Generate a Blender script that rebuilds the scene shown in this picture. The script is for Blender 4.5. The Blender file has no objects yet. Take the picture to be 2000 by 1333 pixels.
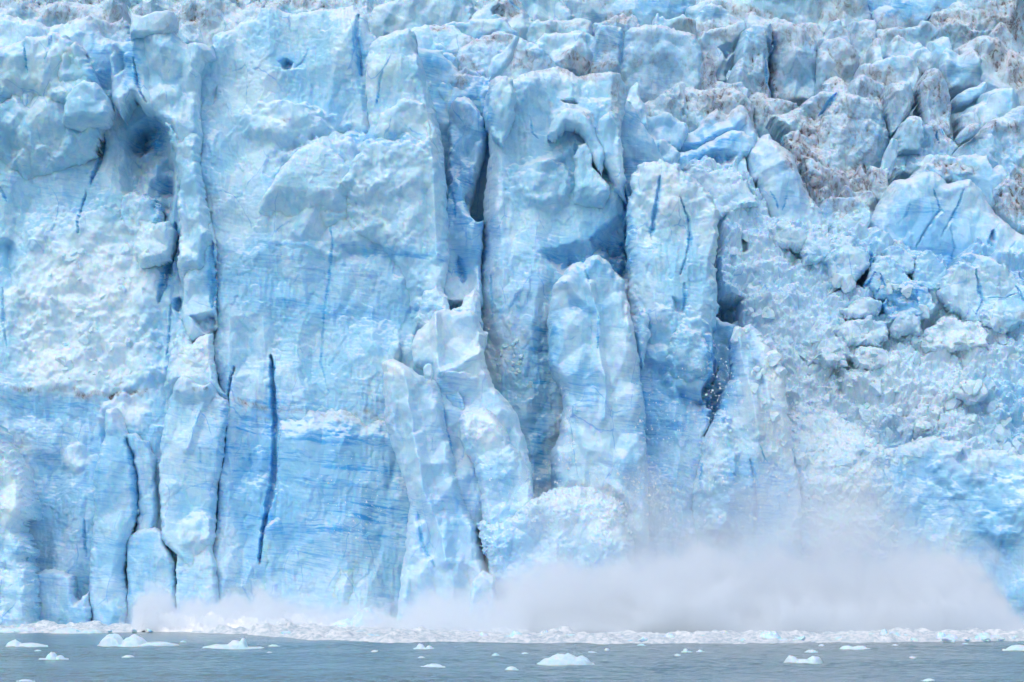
import bpy, math, random
import numpy as np
R = math.radians
sc = bpy.context.scene

# ------------------------------------------------------------------ camera
FPX = 6250.0            # focal length in pixels of a 2000 px wide frame
CAMH = 10.0             # the photographer stands on a boat deck
HOR = 1100.0            # row of the horizon
cam_d = bpy.data.cameras.new('camera'); cam = bpy.data.objects.new('camera', cam_d)
sc.collection.objects.link(cam); sc.camera = cam
cam.location = (0, 0, CAMH); cam.rotation_euler = (R(90), 0, 0)
cam_d.sensor_width = 36; cam_d.lens = FPX * 36 / 2000
cam_d.shift_y = (HOR - 666.5) / 2000
cam_d.clip_start = 1; cam_d.clip_end = 20000

# ------------------------------------------------------------------ light: overcast daylight
SUN_EL, SUN_AZ = 46.0, -24.0      # azimuth measured from behind the camera towards the left
w = bpy.data.worlds.new('World'); sc.world = w; w.use_nodes = True
nt = w.node_tree; bg = nt.nodes['Background']
sky = nt.nodes.new('ShaderNodeTexSky'); sky.sky_type = 'NISHITA'; sky.sun_disc = False
sky.sun_elevation = R(SUN_EL); sky.sun_rotation = R(180 - SUN_AZ)
sky.air_density = 1.0; sky.dust_density = 3.0; sky.ozone_density = 0.6
nt.links.new(sky.outputs[0], bg.inputs[0]); bg.inputs[1].default_value = 0.12
sun_d = bpy.data.lights.new('sun', 'SUN'); sun = bpy.data.objects.new('sun', sun_d)
sc.collection.objects.link(sun)
sun_d.energy = 0.5; sun_d.angle = R(130); sun_d.color = (1.0, 0.965, 0.94)
from mathutils import Vector
_d = Vector((math.sin(R(SUN_AZ)) * math.cos(R(SUN_EL)), -math.cos(R(SUN_AZ)) * math.cos(R(SUN_EL)), math.sin(R(SUN_EL))))
sun.rotation_euler = _d.to_track_quat('Z', 'Y').to_euler(); sun.location = _d * 300
sc.view_settings.view_transform = 'Standard'; sc.view_settings.look = 'None'
sc.view_settings.gamma = 1.0
sc.view_settings.exposure = 0.58
sc.cycles.max_bounces = 8; sc.cycles.diffuse_bounces = 5; sc.cycles.glossy_bounces = 2
sc.cycles.transmission_bounces = 2; sc.cycles.volume_bounces = 6; sc.cycles.transparent_max_bounces = 12
sc.cycles.volume_step_rate = 2.0; sc.cycles.volume_max_steps = 128
sc.cycles.use_adaptive_sampling = True; sc.cycles.adaptive_threshold = 0.05
sc.cycles.caustics_reflective = False; sc.cycles.caustics_refractive = False

# ------------------------------------------------------------------ noise in numpy
f4 = np.float32
def hsh(ix, iy, s):
    h = (ix.astype(np.int64) * 374761393 + iy.astype(np.int64) * 668265263 + int(s) * 1442695041) & 0xffffffff
    h = ((h ^ (h >> 13)) * 1274126177) & 0xffffffff
    h = ((h ^ (h >> 16)) * 2246822519) & 0xffffffff
    return ((h ^ (h >> 15)) & 0xffffff).astype(f4) / f4(16777216.0)
def noise(x, y, s):
    ix = np.floor(x); iy = np.floor(y); fx = (x - ix).astype(f4); fy = (y - iy).astype(f4)
    ix = ix.astype(np.int64); iy = iy.astype(np.int64)
    ux = fx * fx * fx * (fx * (fx * 6 - 15) + 10); uy = fy * fy * fy * (fy * (fy * 6 - 15) + 10)
    def g(a, b, dx, dy):
        t = hsh(ix + a, iy + b, s) * f4(6.2831853)
        return np.cos(t) * dx + np.sin(t) * dy
    n00 = g(0, 0, fx, fy); n10 = g(1, 0, fx - 1, fy); n01 = g(0, 1, fx, fy - 1); n11 = g(1, 1, fx - 1, fy - 1)
    a = n00 + ux * (n10 - n00); b = n01 + ux * (n11 - n01)
    return (a + uy * (b - a)) * f4(1.5)
def fbm(x, y, s, o=4, p=0.5):
    r = 0; a = 1.0; t = 0
    for k in range(o):
        r = r + a * noise(x * 2 ** k, y * 2 ** k, s + 17 * k); t += a; a *= p
    return r / t
def facet(x, y, s, nd=4, sharp=1.0):
    """angular convex blocks: the highest of jittered faceted bumps; 0..1"""
    ix = np.floor(x).astype(np.int64); iy = np.floor(y).astype(np.int64)
    best = np.full(x.shape, -9, f4)
    for a in (-1, 0, 1):
        for b in (-1, 0, 1):
            cx = ix + a; cy = iy + b
            dx = (x - (cx + 0.15 + 0.7 * hsh(cx, cy, s))).astype(f4)
            dy = (y - (cy + 0.15 + 0.7 * hsh(cx, cy, s + 1))).astype(f4)
            h0 = 0.45 + 0.55 * hsh(cx, cy, s + 2)
            th = hsh(cx, cy, s + 3) * f4(6.2831853)
            m = np.full(x.shape, -9, f4)
            for k in range(nd):
                t = th + f4(6.2831853 * k / nd) + (hsh(cx, cy, s + 10 + k) - 0.5) * f4(0.9)
                sl = 0.35 + 1.15 * hsh(cx, cy, s + 20 + k)
                m = np.maximum(m, sl * (np.cos(t) * dx + np.sin(t) * dy))
            best = np.maximum(best, h0 - m * f4(sharp) - 0.25 * (dx * dx + dy * dy))
    return best
def smooth(a, b, x):
    t = np.clip((x - a) / (b - a), 0, 1); return t * t * (3 - 2 * t)

# ------------------------------------------------------------------ polygons and lines in photo pixels
def pts(s):
    return [tuple(float(q) for q in p.split(',')) for p in s.split()]
def seg_dist(u, v, P, close):
    n = len(P); d = np.full(u.shape, 1e9, f4); tt = np.zeros(u.shape, f4)
    L = []; tot = 0
    for i in range(n if close else n - 1):
        a = P[i]; b = P[(i + 1) % n]; L.append(math.hypot(b[0] - a[0], b[1] - a[1]) + 1e-6)
    S = sum(L); acc = 0
    for i in range(len(L)):
        a = P[i]; b = P[(i + 1) % n]; ex = b[0] - a[0]; ey = b[1] - a[1]
        t = np.clip(((u - a[0]) * ex + (v - a[1]) * ey) / (L[i] ** 2), 0, 1)
        q = np.hypot(u - a[0] - t * ex, v - a[1] - t * ey).astype(f4)
        m = q < d; d = np.where(m, q, d); tt = np.where(m, (acc + t * L[i]) / S, tt); acc += L[i]
    return d, tt
def inside(u, v, P):
    r = np.zeros(u.shape, bool); n = len(P)
    for i in range(n):
        a = P[i]; b = P[(i + 1) % n]
        if a[1] == b[1]: continue
        c = ((a[1] > v) != (b[1] > v)) & (u < (b[0] - a[0]) * (v - a[1]) / (b[1] - a[1]) + a[0])
        r ^= c
    return r
def sdf(u, v, P):
    d, _ = seg_dist(u, v, P, True)
    return np.where(inside(u, v, P), -d, d)

# ------------------------------------------------------------------ object bookkeeping
def tag(o, label=None, cat=None, group=None, kind=None):
    if label: o['label'] = label
    if cat: o['category'] = cat
    if group: o['group'] = group
    if kind: o['kind'] = kind
    return o
def mesh_np(name, V, F, mat, attrs=None, smooth_sh=True, origin=None):
    me = bpy.data.meshes.new(name)
    V = np.asarray(V, np.float32)
    if origin is not None: V = V - np.asarray(origin, np.float32)
    F = np.asarray(F, np.int32)
    me.vertices.add(len(V)); me.vertices.foreach_set('co', V.ravel())
    k = F.shape[1]
    me.loops.add(F.size); me.loops.foreach_set('vertex_index', F.ravel())
    me.polygons.add(len(F)); me.polygons.foreach_set('loop_start', np.arange(0, F.size, k, dtype=np.int32))
    me.polygons.foreach_set('loop_total', np.full(len(F), k, np.int32))
    me.polygons.foreach_set('use_smooth', np.full(len(F), smooth_sh, bool))
    for an, av in (attrs or {}).items():
        at = me.attributes.new(an, 'FLOAT_VECTOR', 'POINT'); at.data.foreach_set('vector', np.asarray(av, np.float32).ravel())
    me.update(calc_edges=True)
    me.materials.append(mat)
    o = bpy.data.objects.new(name, me); sc.collection.objects.link(o)
    if origin is not None: o.location = origin
    return o

# ------------------------------------------------------------------ materials
def newmat(name):
    m = bpy.data.materials.new(name); m.use_nodes = True
    return m, m.node_tree, m.node_tree.nodes['Principled BSDF']
def N(nt, t, **k):
    n = nt.nodes.new(t)
    for a, b in k.items(): setattr(n, a, b)
    return n
def mathn(nt, op, a, b=None, c=None, clamp=False):
    n = N(nt, 'ShaderNodeMath', operation=op, use_clamp=clamp)
    for i, x in enumerate((a, b, c)):
        if x is None: continue
        if isinstance(x, (int, float)): n.inputs[i].default_value = x
        else: nt.links.new(x, n.inputs[i])
    return n.outputs[0]
def mixc(nt, f, a, b):
    n = N(nt, 'ShaderNodeMix', data_type='RGBA')
    for i, x in ((0, f), (6, a), (7, b)):
        if isinstance(x, tuple): n.inputs[i].default_value = (*x, 1)
        elif isinstance(x, (int, float)): n.inputs[i].default_value = x
        else: nt.links.new(x, n.inputs[i])
    return n.outputs[2]
def scaled(nt, pos, s, rot=(0, 0, 0)):
    m = N(nt, 'ShaderNodeMapping'); m.inputs['Scale'].default_value = s; m.inputs['Rotation'].default_value = rot
    nt.links.new(pos, m.inputs['Vector']); return m.outputs[0]
def noisen(nt, vec, scale, det=4, rough=0.55, dist=0.0):
    n = N(nt, 'ShaderNodeTexNoise'); n.inputs['Scale'].default_value = scale
    n.inputs['Detail'].default_value = det; n.inputs['Roughness'].default_value = rough; n.inputs['Distortion'].default_value = dist
    nt.links.new(vec, n.inputs['Vector']); return n.outputs['Fac']
def ramp(nt, f, a, b, lo=0.0, hi=1.0):
    m = N(nt, 'ShaderNodeMapRange', interpolation_type='SMOOTHSTEP')
    nt.links.new(f, m.inputs[0]); m.inputs[1].default_value = a; m.inputs[2].default_value = b
    m.inputs[3].default_value = lo; m.inputs[4].default_value = hi
    return m.outputs[0]

def ice_material():
    m, nt, bs = newmat('glacier_ice')
    geo = N(nt, 'ShaderNodeNewGeometry'); pos = geo.outputs['Position']
    at = N(nt, 'ShaderNodeAttribute', attribute_name='ice_kind_and_shade')     # x clear blue ice and painted recess shade, y snow crust, z grit
    sep = N(nt, 'ShaderNodeSeparateXYZ'); nt.links.new(at.outputs['Vector'], sep.inputs[0])
    clear, snow, grit = sep.outputs
    sn = N(nt, 'ShaderNodeSeparateXYZ'); nt.links.new(geo.outputs['Normal'], sn.inputs[0])
    up = sn.outputs[2]
    # bubbly ice: patches of paler and bluer ice
    n1 = noisen(nt, scaled(nt, pos, (1.25, 1, .8)), 0.085, 7, 0.62, 0.8); n2 = noisen(nt, pos, 0.9, 5, 0.6)
    patch = mathn(nt, 'ADD', mathn(nt, 'MULTIPLY', n1, 0.7), mathn(nt, 'MULTIPLY', n2, 0.3))
    base = mixc(nt, ramp(nt, patch, 0.42, 0.60), (0.345, 0.637, 0.84), (0.555, 0.765, 0.895))
    # foliation: thin clear blue bands dipping gently to the right, warped
    wz = N(nt, 'ShaderNodeTexNoise'); wz.inputs['Scale'].default_value = 0.07; wz.inputs['Detail'].default_value = 3
    nt.links.new(pos, wz.inputs['Vector'])
    wa = N(nt, 'ShaderNodeVectorMath', operation='MULTIPLY_ADD'); wa.inputs[1].default_value = (0, 0, 3.5)
    nt.links.new(wz.outputs['Color'], wa.inputs[0]); nt.links.new(scaled(nt, pos, (1, 1, 1), (0, R(-7), 0)), wa.inputs[2])
    lay = wa.outputs[0]
    b1 = noisen(nt, scaled(nt, lay, (0.02, 0.02, 0.22)), 1.0, 4, 0.6, 0.2)          # zones rich in clear layers
    b2 = noisen(nt, scaled(nt, lay, (0.16, 0.16, 1.25)), 1.0, 6, 0.62, 0.3)         # broken dashes
    b3 = noisen(nt, scaled(nt, lay, (0.30, 0.30, 3.4)), 1.0, 5, 0.6, 0.3)           # fine layering
    szp = N(nt, 'ShaderNodeSeparateXYZ'); nt.links.new(pos, szp.inputs[0])
    low = ramp(nt, szp.outputs[2], 52.0, 30.0)                                       # the old basal ice is the most layered
    band = mathn(nt, 'MULTIPLY', ramp(nt, b1, 0.38, 0.56), mathn(nt, 'MAXIMUM', ramp(nt, b2, 0.51, 0.66), mathn(nt, 'MULTIPLY', ramp(nt, b3, 0.48, 0.64), .75)))
    cb = mathn(nt, 'MULTIPLY', band, mathn(nt, 'ADD', mathn(nt, 'MULTIPLY_ADD', clear, 1.4, 0.10), mathn(nt, 'MULTIPLY', low, 0.26)), clamp=True)
    fine = mathn(nt, 'MULTIPLY', clear, ramp(nt, n2, 0.32, 0.62, 0.3, 0.95), clamp=True)
    col = mixc(nt, fine, base, (0.16, 0.49, 0.79))
    col = mixc(nt, cb, col, (0.09, 0.40, 0.76))
    # healed fractures: thin veins of clear ice
    fr = N(nt, 'ShaderNodeTexVoronoi', feature='DISTANCE_TO_EDGE'); fr.inputs['Scale'].default_value = 0.13
    fz = N(nt, 'ShaderNodeTexNoise'); fz.inputs['Scale'].default_value = 0.2; fz.inputs['Detail'].default_value = 3
    nt.links.new(pos, fz.inputs['Vector'])
    fa = N(nt, 'ShaderNodeVectorMath', operation='MULTIPLY_ADD'); fa.inputs[1].default_value = (2.5, 2.5, 2.5)
    nt.links.new(fz.outputs['Color'], fa.inputs[0]); nt.links.new(scaled(nt, pos, (1.3, 1, .7)), fa.inputs[2])
    nt.links.new(fa.outputs[0], fr.inputs['Vector'])
    vein = mathn(nt, 'MULTIPLY', ramp(nt, fr.outputs['Distance'], 0.018, 0.004), ramp(nt, n1, 0.50, 0.62, 0.0, .5))
    col = mixc(nt, vein, col, (0.08, 0.38, 0.76))
    # weathered crust with sky-lit rim brightness painted on up-facing ice, and crushed snow ice
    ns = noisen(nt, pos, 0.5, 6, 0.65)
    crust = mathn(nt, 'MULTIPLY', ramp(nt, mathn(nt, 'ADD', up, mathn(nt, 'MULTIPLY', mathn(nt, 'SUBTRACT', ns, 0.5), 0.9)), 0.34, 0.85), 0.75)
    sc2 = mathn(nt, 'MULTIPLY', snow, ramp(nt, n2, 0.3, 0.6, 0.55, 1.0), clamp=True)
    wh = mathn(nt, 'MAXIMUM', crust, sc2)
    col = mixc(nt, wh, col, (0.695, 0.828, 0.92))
    # grit: fine speckled drips of rock flour melting down the faces
    gv = scaled(nt, pos, (0.8, 0.8, 0.42))
    g1 = noisen(nt, gv, 0.55, 9, 0.7, 1.6); g2 = noisen(nt, pos, 0.5, 9, 0.72, .8)
    gs = mathn(nt, 'MULTIPLY', ramp(nt, g1, 0.43, 0.68), ramp(nt, g2, 0.37, 0.62))
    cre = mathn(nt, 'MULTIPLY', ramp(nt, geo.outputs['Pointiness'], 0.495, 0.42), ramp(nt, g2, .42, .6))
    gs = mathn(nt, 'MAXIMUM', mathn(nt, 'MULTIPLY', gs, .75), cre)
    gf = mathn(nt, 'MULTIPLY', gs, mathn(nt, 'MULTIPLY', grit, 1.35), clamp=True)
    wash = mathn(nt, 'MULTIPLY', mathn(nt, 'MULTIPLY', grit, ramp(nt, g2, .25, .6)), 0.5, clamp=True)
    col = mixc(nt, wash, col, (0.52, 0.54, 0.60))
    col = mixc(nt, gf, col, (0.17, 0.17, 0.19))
    nt.links.new(col, bs.inputs['Base Color'])
    bs.inputs['Roughness'].default_value = 0.55
    bs.inputs['Subsurface Weight'].default_value = 1.0
    bs.inputs['Subsurface Radius'].default_value = (0.25, 0.8, 1.5)
    nt.links.new(mathn(nt, 'MULTIPLY_ADD', snow, -0.16, 0.38, clamp=True), bs.inputs['Subsurface Scale'])
    bs.subsurface_method = 'RANDOM_WALK'
    bs.inputs['IOR'].default_value = 1.31
    bs.inputs['Specular IOR Level'].default_value = 0.35
    # bump
    v1 = N(nt, 'ShaderNodeTexVoronoi', feature='F1', distance='EUCLIDEAN'); v1.inputs['Scale'].default_value = 0.9
    nd = N(nt, 'ShaderNodeMixRGB', blend_type='ADD'); nd.inputs[0].default_value = 1.0
    nz = N(nt, 'ShaderNodeTexNoise'); nz.inputs['Scale'].default_value = 0.8; nz.inputs['Detail'].default_value = 3
    nt.links.new(pos, nz.inputs['Vector']); nt.links.new(pos, nd.inputs[1]); nt.links.new(nz.outputs['Color'], nd.inputs[2])
    nt.links.new(nd.outputs[0], v1.inputs['Vector'])
    h = mathn(nt, 'ADD', mathn(nt, 'MULTIPLY', n2, 0.9), mathn(nt, 'MULTIPLY', v1.outputs['Distance'], -0.35))
    h = mathn(nt, 'ADD', h, mathn(nt, 'MULTIPLY', noisen(nt, pos, 2.6, 5, 0.7), 0.35))
    h = mathn(nt, 'ADD', h, mathn(nt, 'MULTIPLY', b2, 0.35))
    bp = N(nt, 'ShaderNodeBump'); bp.inputs['Strength'].default_value = 0.4; bp.inputs['Distance'].default_value = 0.6
    nt.links.new(h, bp.inputs['Height']); nt.links.new(bp.outputs[0], bs.inputs['Normal'])
    return m
ICE = ice_material()

# ------------------------------------------------------------------ what the ice is made of, and shade painted into it, place by place
# (clear blue ice, with shade of hollows and gaps painted in / crushed white ice / grit), ellipses in photo pixels: x y rx ry rot strength
CLEAR_AND_SHADE = [(735,960,70,150,0,.5),(1075,860,40,140,0,.7),(480,900,30,130,0,.6),(1412,720,50,110,0,1),(1400,790,40,50,0,1),(290,260,50,40,0,.7),(310,350,30,60,0,.5),(1190,500,60,50,0,.75),(528,900,16,180,0,.7),(440,850,10,150,0,.6),(880,330,14,120,0,.6),(950,220,12,70,0,.8),(1230,440,10,80,0,.9),(600,560,260,90,8,.35),(760,490,120,14,4,.9),(560,485,90,10,3,.6),(640,600,190,12,10,.7),(780,600,90,8,6,.6),
 (700,265,60,22,20,.8),(770,275,40,22,-15,.9),(630,205,60,14,6,.6),(600,930,240,170,6,.45),(480,950,40,170,0,.55),
 (130,940,130,110,4,.25),(230,980,70,200,0,.15),(110,800,110,24,6,.5),(60,490,70,14,8,.6),(120,1080,120,110,3,.12),
 (1130,500,110,40,12,.75),(1040,610,60,130,8,.4),(1180,480,50,50,0,.6),(1150,600,50,18,14,.7),(1130,760,50,60,0,.35),(1060,700,30,90,5,.7),  # overhang shade on the central tower is painted in here as blue
 (870,800,50,90,8,.35),(850,1010,90,120,8,.5),(960,930,60,30,0,.6),(1010,1060,60,50,-20,.5),
 (1480,960,90,90,0,.5),(1300,760,90,60,5,.35),(1470,720,25,90,-6,.7),(1500,800,30,60,0,.5),(1300,880,120,90,3,.4),
 (1820,950,170,90,12,.45),(1940,1080,70,130,10,.6),(1750,860,60,30,6,.5),
 (930,230,40,90,0,.5),(900,320,25,110,0,.7),(930,470,60,60,0,.5),(1390,270,70,36,-25,.75),(1370,300,60,22,0,.6),(1550,370,40,60,0,.35),
 (1810,450,90,70,0,.45),(1870,500,60,30,0,.6),(1760,590,55,40,0,.6),(1660,570,60,40,-35,.35),(1300,20,110,18,4,.6),(1200,90,60,60,0,.35),(1215,100,14,50,0,.8),
 (1770,25,80,24,4,.7),(860,120,30,22,0,.9),(195,120,30,60,0,.5),(255,120,20,70,0,.7),(290,250,30,40,0,.8),(130,400,90,120,0,.2),(560,120,24,18,0,.8),(700,110,10,50,0,.8),
 (940,75,30,10,0,.7),(1080,110,40,16,0,.5),(1820,60,60,20,0,.4),(1505,85,9,24,0,.9),(1690,260,40,60,0,.5),(1560,120,60,60,0,.25),(1280,120,60,70,0,.35),(1880,160,50,50,0,.3)]
SNOW = [(180,560,150,120,0,.9),(160,700,150,80,0,.9),(270,470,60,40,0,.6),(250,810,50,40,0,.9),(150,900,30,30,0,.8),(20,940,45,110,0,.9),(380,700,50,70,0,.9),
 (80,640,60,60,0,.7),(1480,460,120,90,10,.55),(1560,760,180,180,0,.85),(1750,760,190,140,0,.85),(1860,700,150,80,0,.8),(1620,620,90,70,0,.6),(1300,380,50,60,0,.7),(1430,360,70,30,0,.7),
 (1640,950,90,160,0,.95),(1520,860,60,60,0,.7),(1900,880,80,60,0,.6),(900,570,50,40,0,.8),(965,690,40,60,15,.8),(1000,650,40,40,0,.6),(950,840,45,40,0,.8),(1230,600,16,60,0,.8),
 (1130,970,110,30,-5,.8),(1200,1020,70,60,0,.7),(770,720,40,24,0,.7),(1090,860,26,90,0,.8),(1370,890,50,100,0,.5),(430,1080,60,60,0,.5),(180,40,60,24,0,.4),(40,600,40,60,0,.2),
 (860,660,70,50,0,.4),(1640,460,80,40,0,.5),(1340,900,60,60,0,.4),(700,460,160,200,0,.22),(600,280,160,60,0,.3)]
GRIT = [(110,20,90,22,6,.7),(210,30,60,26,0,.7),(370,40,60,30,-20,.75),(520,8,120,10,0,.8),(180,12,60,10,0,.5),(620,8,90,10,0,.7),
 (220,775,95,7,-3,1.3),(130,768,30,5,6,1.0),(50,765,25,7,5,.9),(470,785,50,6,8,1.1),(560,800,110,7,6,.8),(700,815,90,16,3,.6),(400,768,20,5,5,.8),
 (990,10,40,26,35,1.2),(860,60,20,8,5,1.2),(975,80,36,16,10,1.1),(905,140,36,34,0,.75),(930,90,50,14,0,.6),(1015,115,30,22,0,.8),(1050,130,30,14,0,.8),(1150,130,70,16,8,1.35),(1110,112,30,14,0,1.1),
 (900,160,14,26,0,.9),(1080,205,10,10,0,1.2),(1150,226,10,12,0,.8),(1205,180,16,40,8,.8),(1190,110,22,30,0,.6),(1210,38,30,14,0,1.2),(1100,50,60,10,4,.6),
 (1370,60,60,16,14,.9),(1440,20,60,14,10,.8),(1480,30,40,12,10,1.0),(1390,150,18,60,-8,1.6),(1400,200,44,44,0,1.3),(1505,70,30,30,0,.8),(1505,160,24,60,-10,1.2),(1470,130,30,30,0,.8),(1560,70,50,40,0,.7),
 (1640,110,60,60,0,.7),(1340,200,70,40,0,.35),(1300,120,90,80,0,.3),(1480,210,60,40,0,.8),(1540,200,60,20,8,.8),(1720,150,44,22,10,1.4),(1640,160,30,24,0,.9),(1650,230,40,60,0,.75),(1590,240,50,60,10,.95),
 (1570,290,40,60,50,1.5),(1600,360,50,40,40,1.5),(1680,350,70,34,10,1.3),(1640,400,30,30,0,1.1),(1720,190,50,14,10,.9),(1820,160,40,50,0,.95),(1850,190,26,34,0,.9),(1780,220,26,60,0,.5),(1920,80,60,50,0,.7),
 (1970,120,30,70,-30,1.2),(1960,40,60,40,0,1.1),(1850,40,70,22,0,.9),(1760,50,60,22,0,.4),(1650,20,60,30,0,.6),(1860,250,70,40,-15,.7),(1950,250,50,12,6,1.1),(1860,330,50,16,8,1.0),(1980,380,30,60,30,1.1),
 (1690,240,60,90,0,.45),(1985,400,24,30,0,1.2),(1985,60,30,60,0,1.1),(1700,60,60,30,0,.7),(1740,60,40,34,0,.8),(1410,55,50,20,0,.7),(1150,0,60,20,0,.5),(90,70,6,6,0,1.),(560,245,14,6,0,.6),(1880,690,60,24,0,.25),(1800,830,80,50,0,.3),(1990,620,20,14,0,.6),
 (870,150,30,30,0,.4),(60,5,70,12,0,.6)]
def blobs(u, v, B, seed):
    r = np.zeros(u.shape, f4)
    x0, x1, y0, y1 = u.min(), u.max(), v.min(), v.max()
    w1 = fbm(u / 26, v / 26, seed, 3); w2 = fbm(u / 26 + 50, v / 26, seed + 5, 3)
    for i, (x, y, rx, ry, rot, s) in enumerate(B):
        q = max(rx, ry) * 1.8 + 20
        if x + q < x0 or x - q > x1 or y + q < y0 or y - q > y1: continue
        c = math.cos(R(rot)); sn = math.sin(R(rot)); k = 0.45
        dx = u - x + w1 * 16; dy = v - y + w2 * min(16, ry * 1.2)
        a = (dx * c + dy * sn) / rx; b = (-dx * sn + dy * c) / ry
        d = np.sqrt(a * a + b * b)
        r = np.maximum(r, s * (1 - smooth(0.45, 1.25, d)))
    return r

# ------------------------------------------------------------------ relief styles, metres towards the viewer
def relief(u, v, st, seed):
    wu = u + 7 * fbm(u / 70, v / 70, seed + 3, 3); wv = v + 7 * fbm(u / 70 + 9, v / 70, seed + 4, 3)
    if st == 'cliff':
        r = 4.2 * facet(wu / 125, wv / 230, seed, 4, .9) - 2.9 * facet(wu / 74 + 7, wv / 120, seed + 40, 4, .9)
        r += 0.6 * facet(wu / 38, wv / 66, seed + 60, 4) * (0.0 + 1.2 * np.abs(noise(u / 120, v / 120, seed + 9)))
        r -= 0.26 * facet(wu / 15, wv / 22, seed + 80, 4) * smooth(0, .5, noise(u / 90, v / 70, seed + 12))
        r += 1.5 * fbm(u / 110, v / 170, seed + 6, 5, .46)
        r += (0.13 * noise(u / 45, (v - 0.12 * u) / 4.6, seed + 7) + 0.07 * noise(u / 20, (v - .1 * u) / 3, seed + 8)) * smooth(-.2, .4, noise(u / 130, v / 60, seed + 21)) * .8
        e = fbm(u / 60 + 30, v / 85, seed + 15, 4)          # spalled plates
        r -= 0.3 * smooth(0.02, 0.08, e) + 0.2 * smooth(-0.22, -0.16, e)
        r += 0.16 * noise(u / 6, v / 45, seed + 22) * smooth(-.3, .3, noise(u / 80, v / 120, seed + 23)) + .09 * noise(u / 4, v / 4, seed + 24)
    elif st == 'smooth':
        r = 3.6 * facet(wu / 60, wv / 84, seed, 4, 1) - 2.0 * facet(wu / 42 + 3, wv / 60, seed + 30, 4, .9)
        r += 1.2 * fbm(u / 55, v / 75, seed + 6, 4, .5) + 0.5 * facet(wu / 19, wv / 26, seed + 50, 4) * (.3 + noise(u / 60, v / 60, seed + 8))
        r += 0.12 * noise(u / 7, v / 60, seed + 7) + .07 * noise(u / 4, v / 4, seed + 24)
    elif st == 'dirty':
        r = 3.8 * facet(wu / 56, wv / 80, seed, 4, 1) - 2.0 * facet(wu / 34 + 3, wv / 50, seed + 30, 4)
        r += 1.3 * fbm(u / 45, v / 60, seed + 6, 5, .58) + 0.5 * facet(wu / 14, wv / 18, seed + 50, 4)
        r += 0.16 * noise(u / 7, v / 60, seed + 7)
    elif st == 'rubble':
        r = 4.2 * facet(wu / 74, wv / 58, seed, 5) + 2.3 * facet(wu / 33, wv / 27, seed + 30, 5)
        r += 1.25 * facet(wu / 15, wv / 13, seed + 50, 5) + 0.55 * facet(u / 7.5, v / 7, seed + 70, 4)
        r += 1.6 * fbm(u / 70, v / 60, seed + 6, 4)
    elif st == 'crumbly':
        r = 3.0 * facet(wu / 66, wv / 80, seed, 5) + 0.85 * facet(wu / 28, wv / 28, seed + 30, 5)
        q = smooth(-.35, .3, noise(u / 50, v / 50, seed + 71))
        r += q * (0.5 * facet(wu / 13, wv / 12, seed + 50, 5) + 0.22 * facet(u / 6.5, v / 6, seed + 70, 4)) + 1.3 * fbm(u / 60, v / 70, seed + 6, 4)
    return r.astype(f4)

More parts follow.
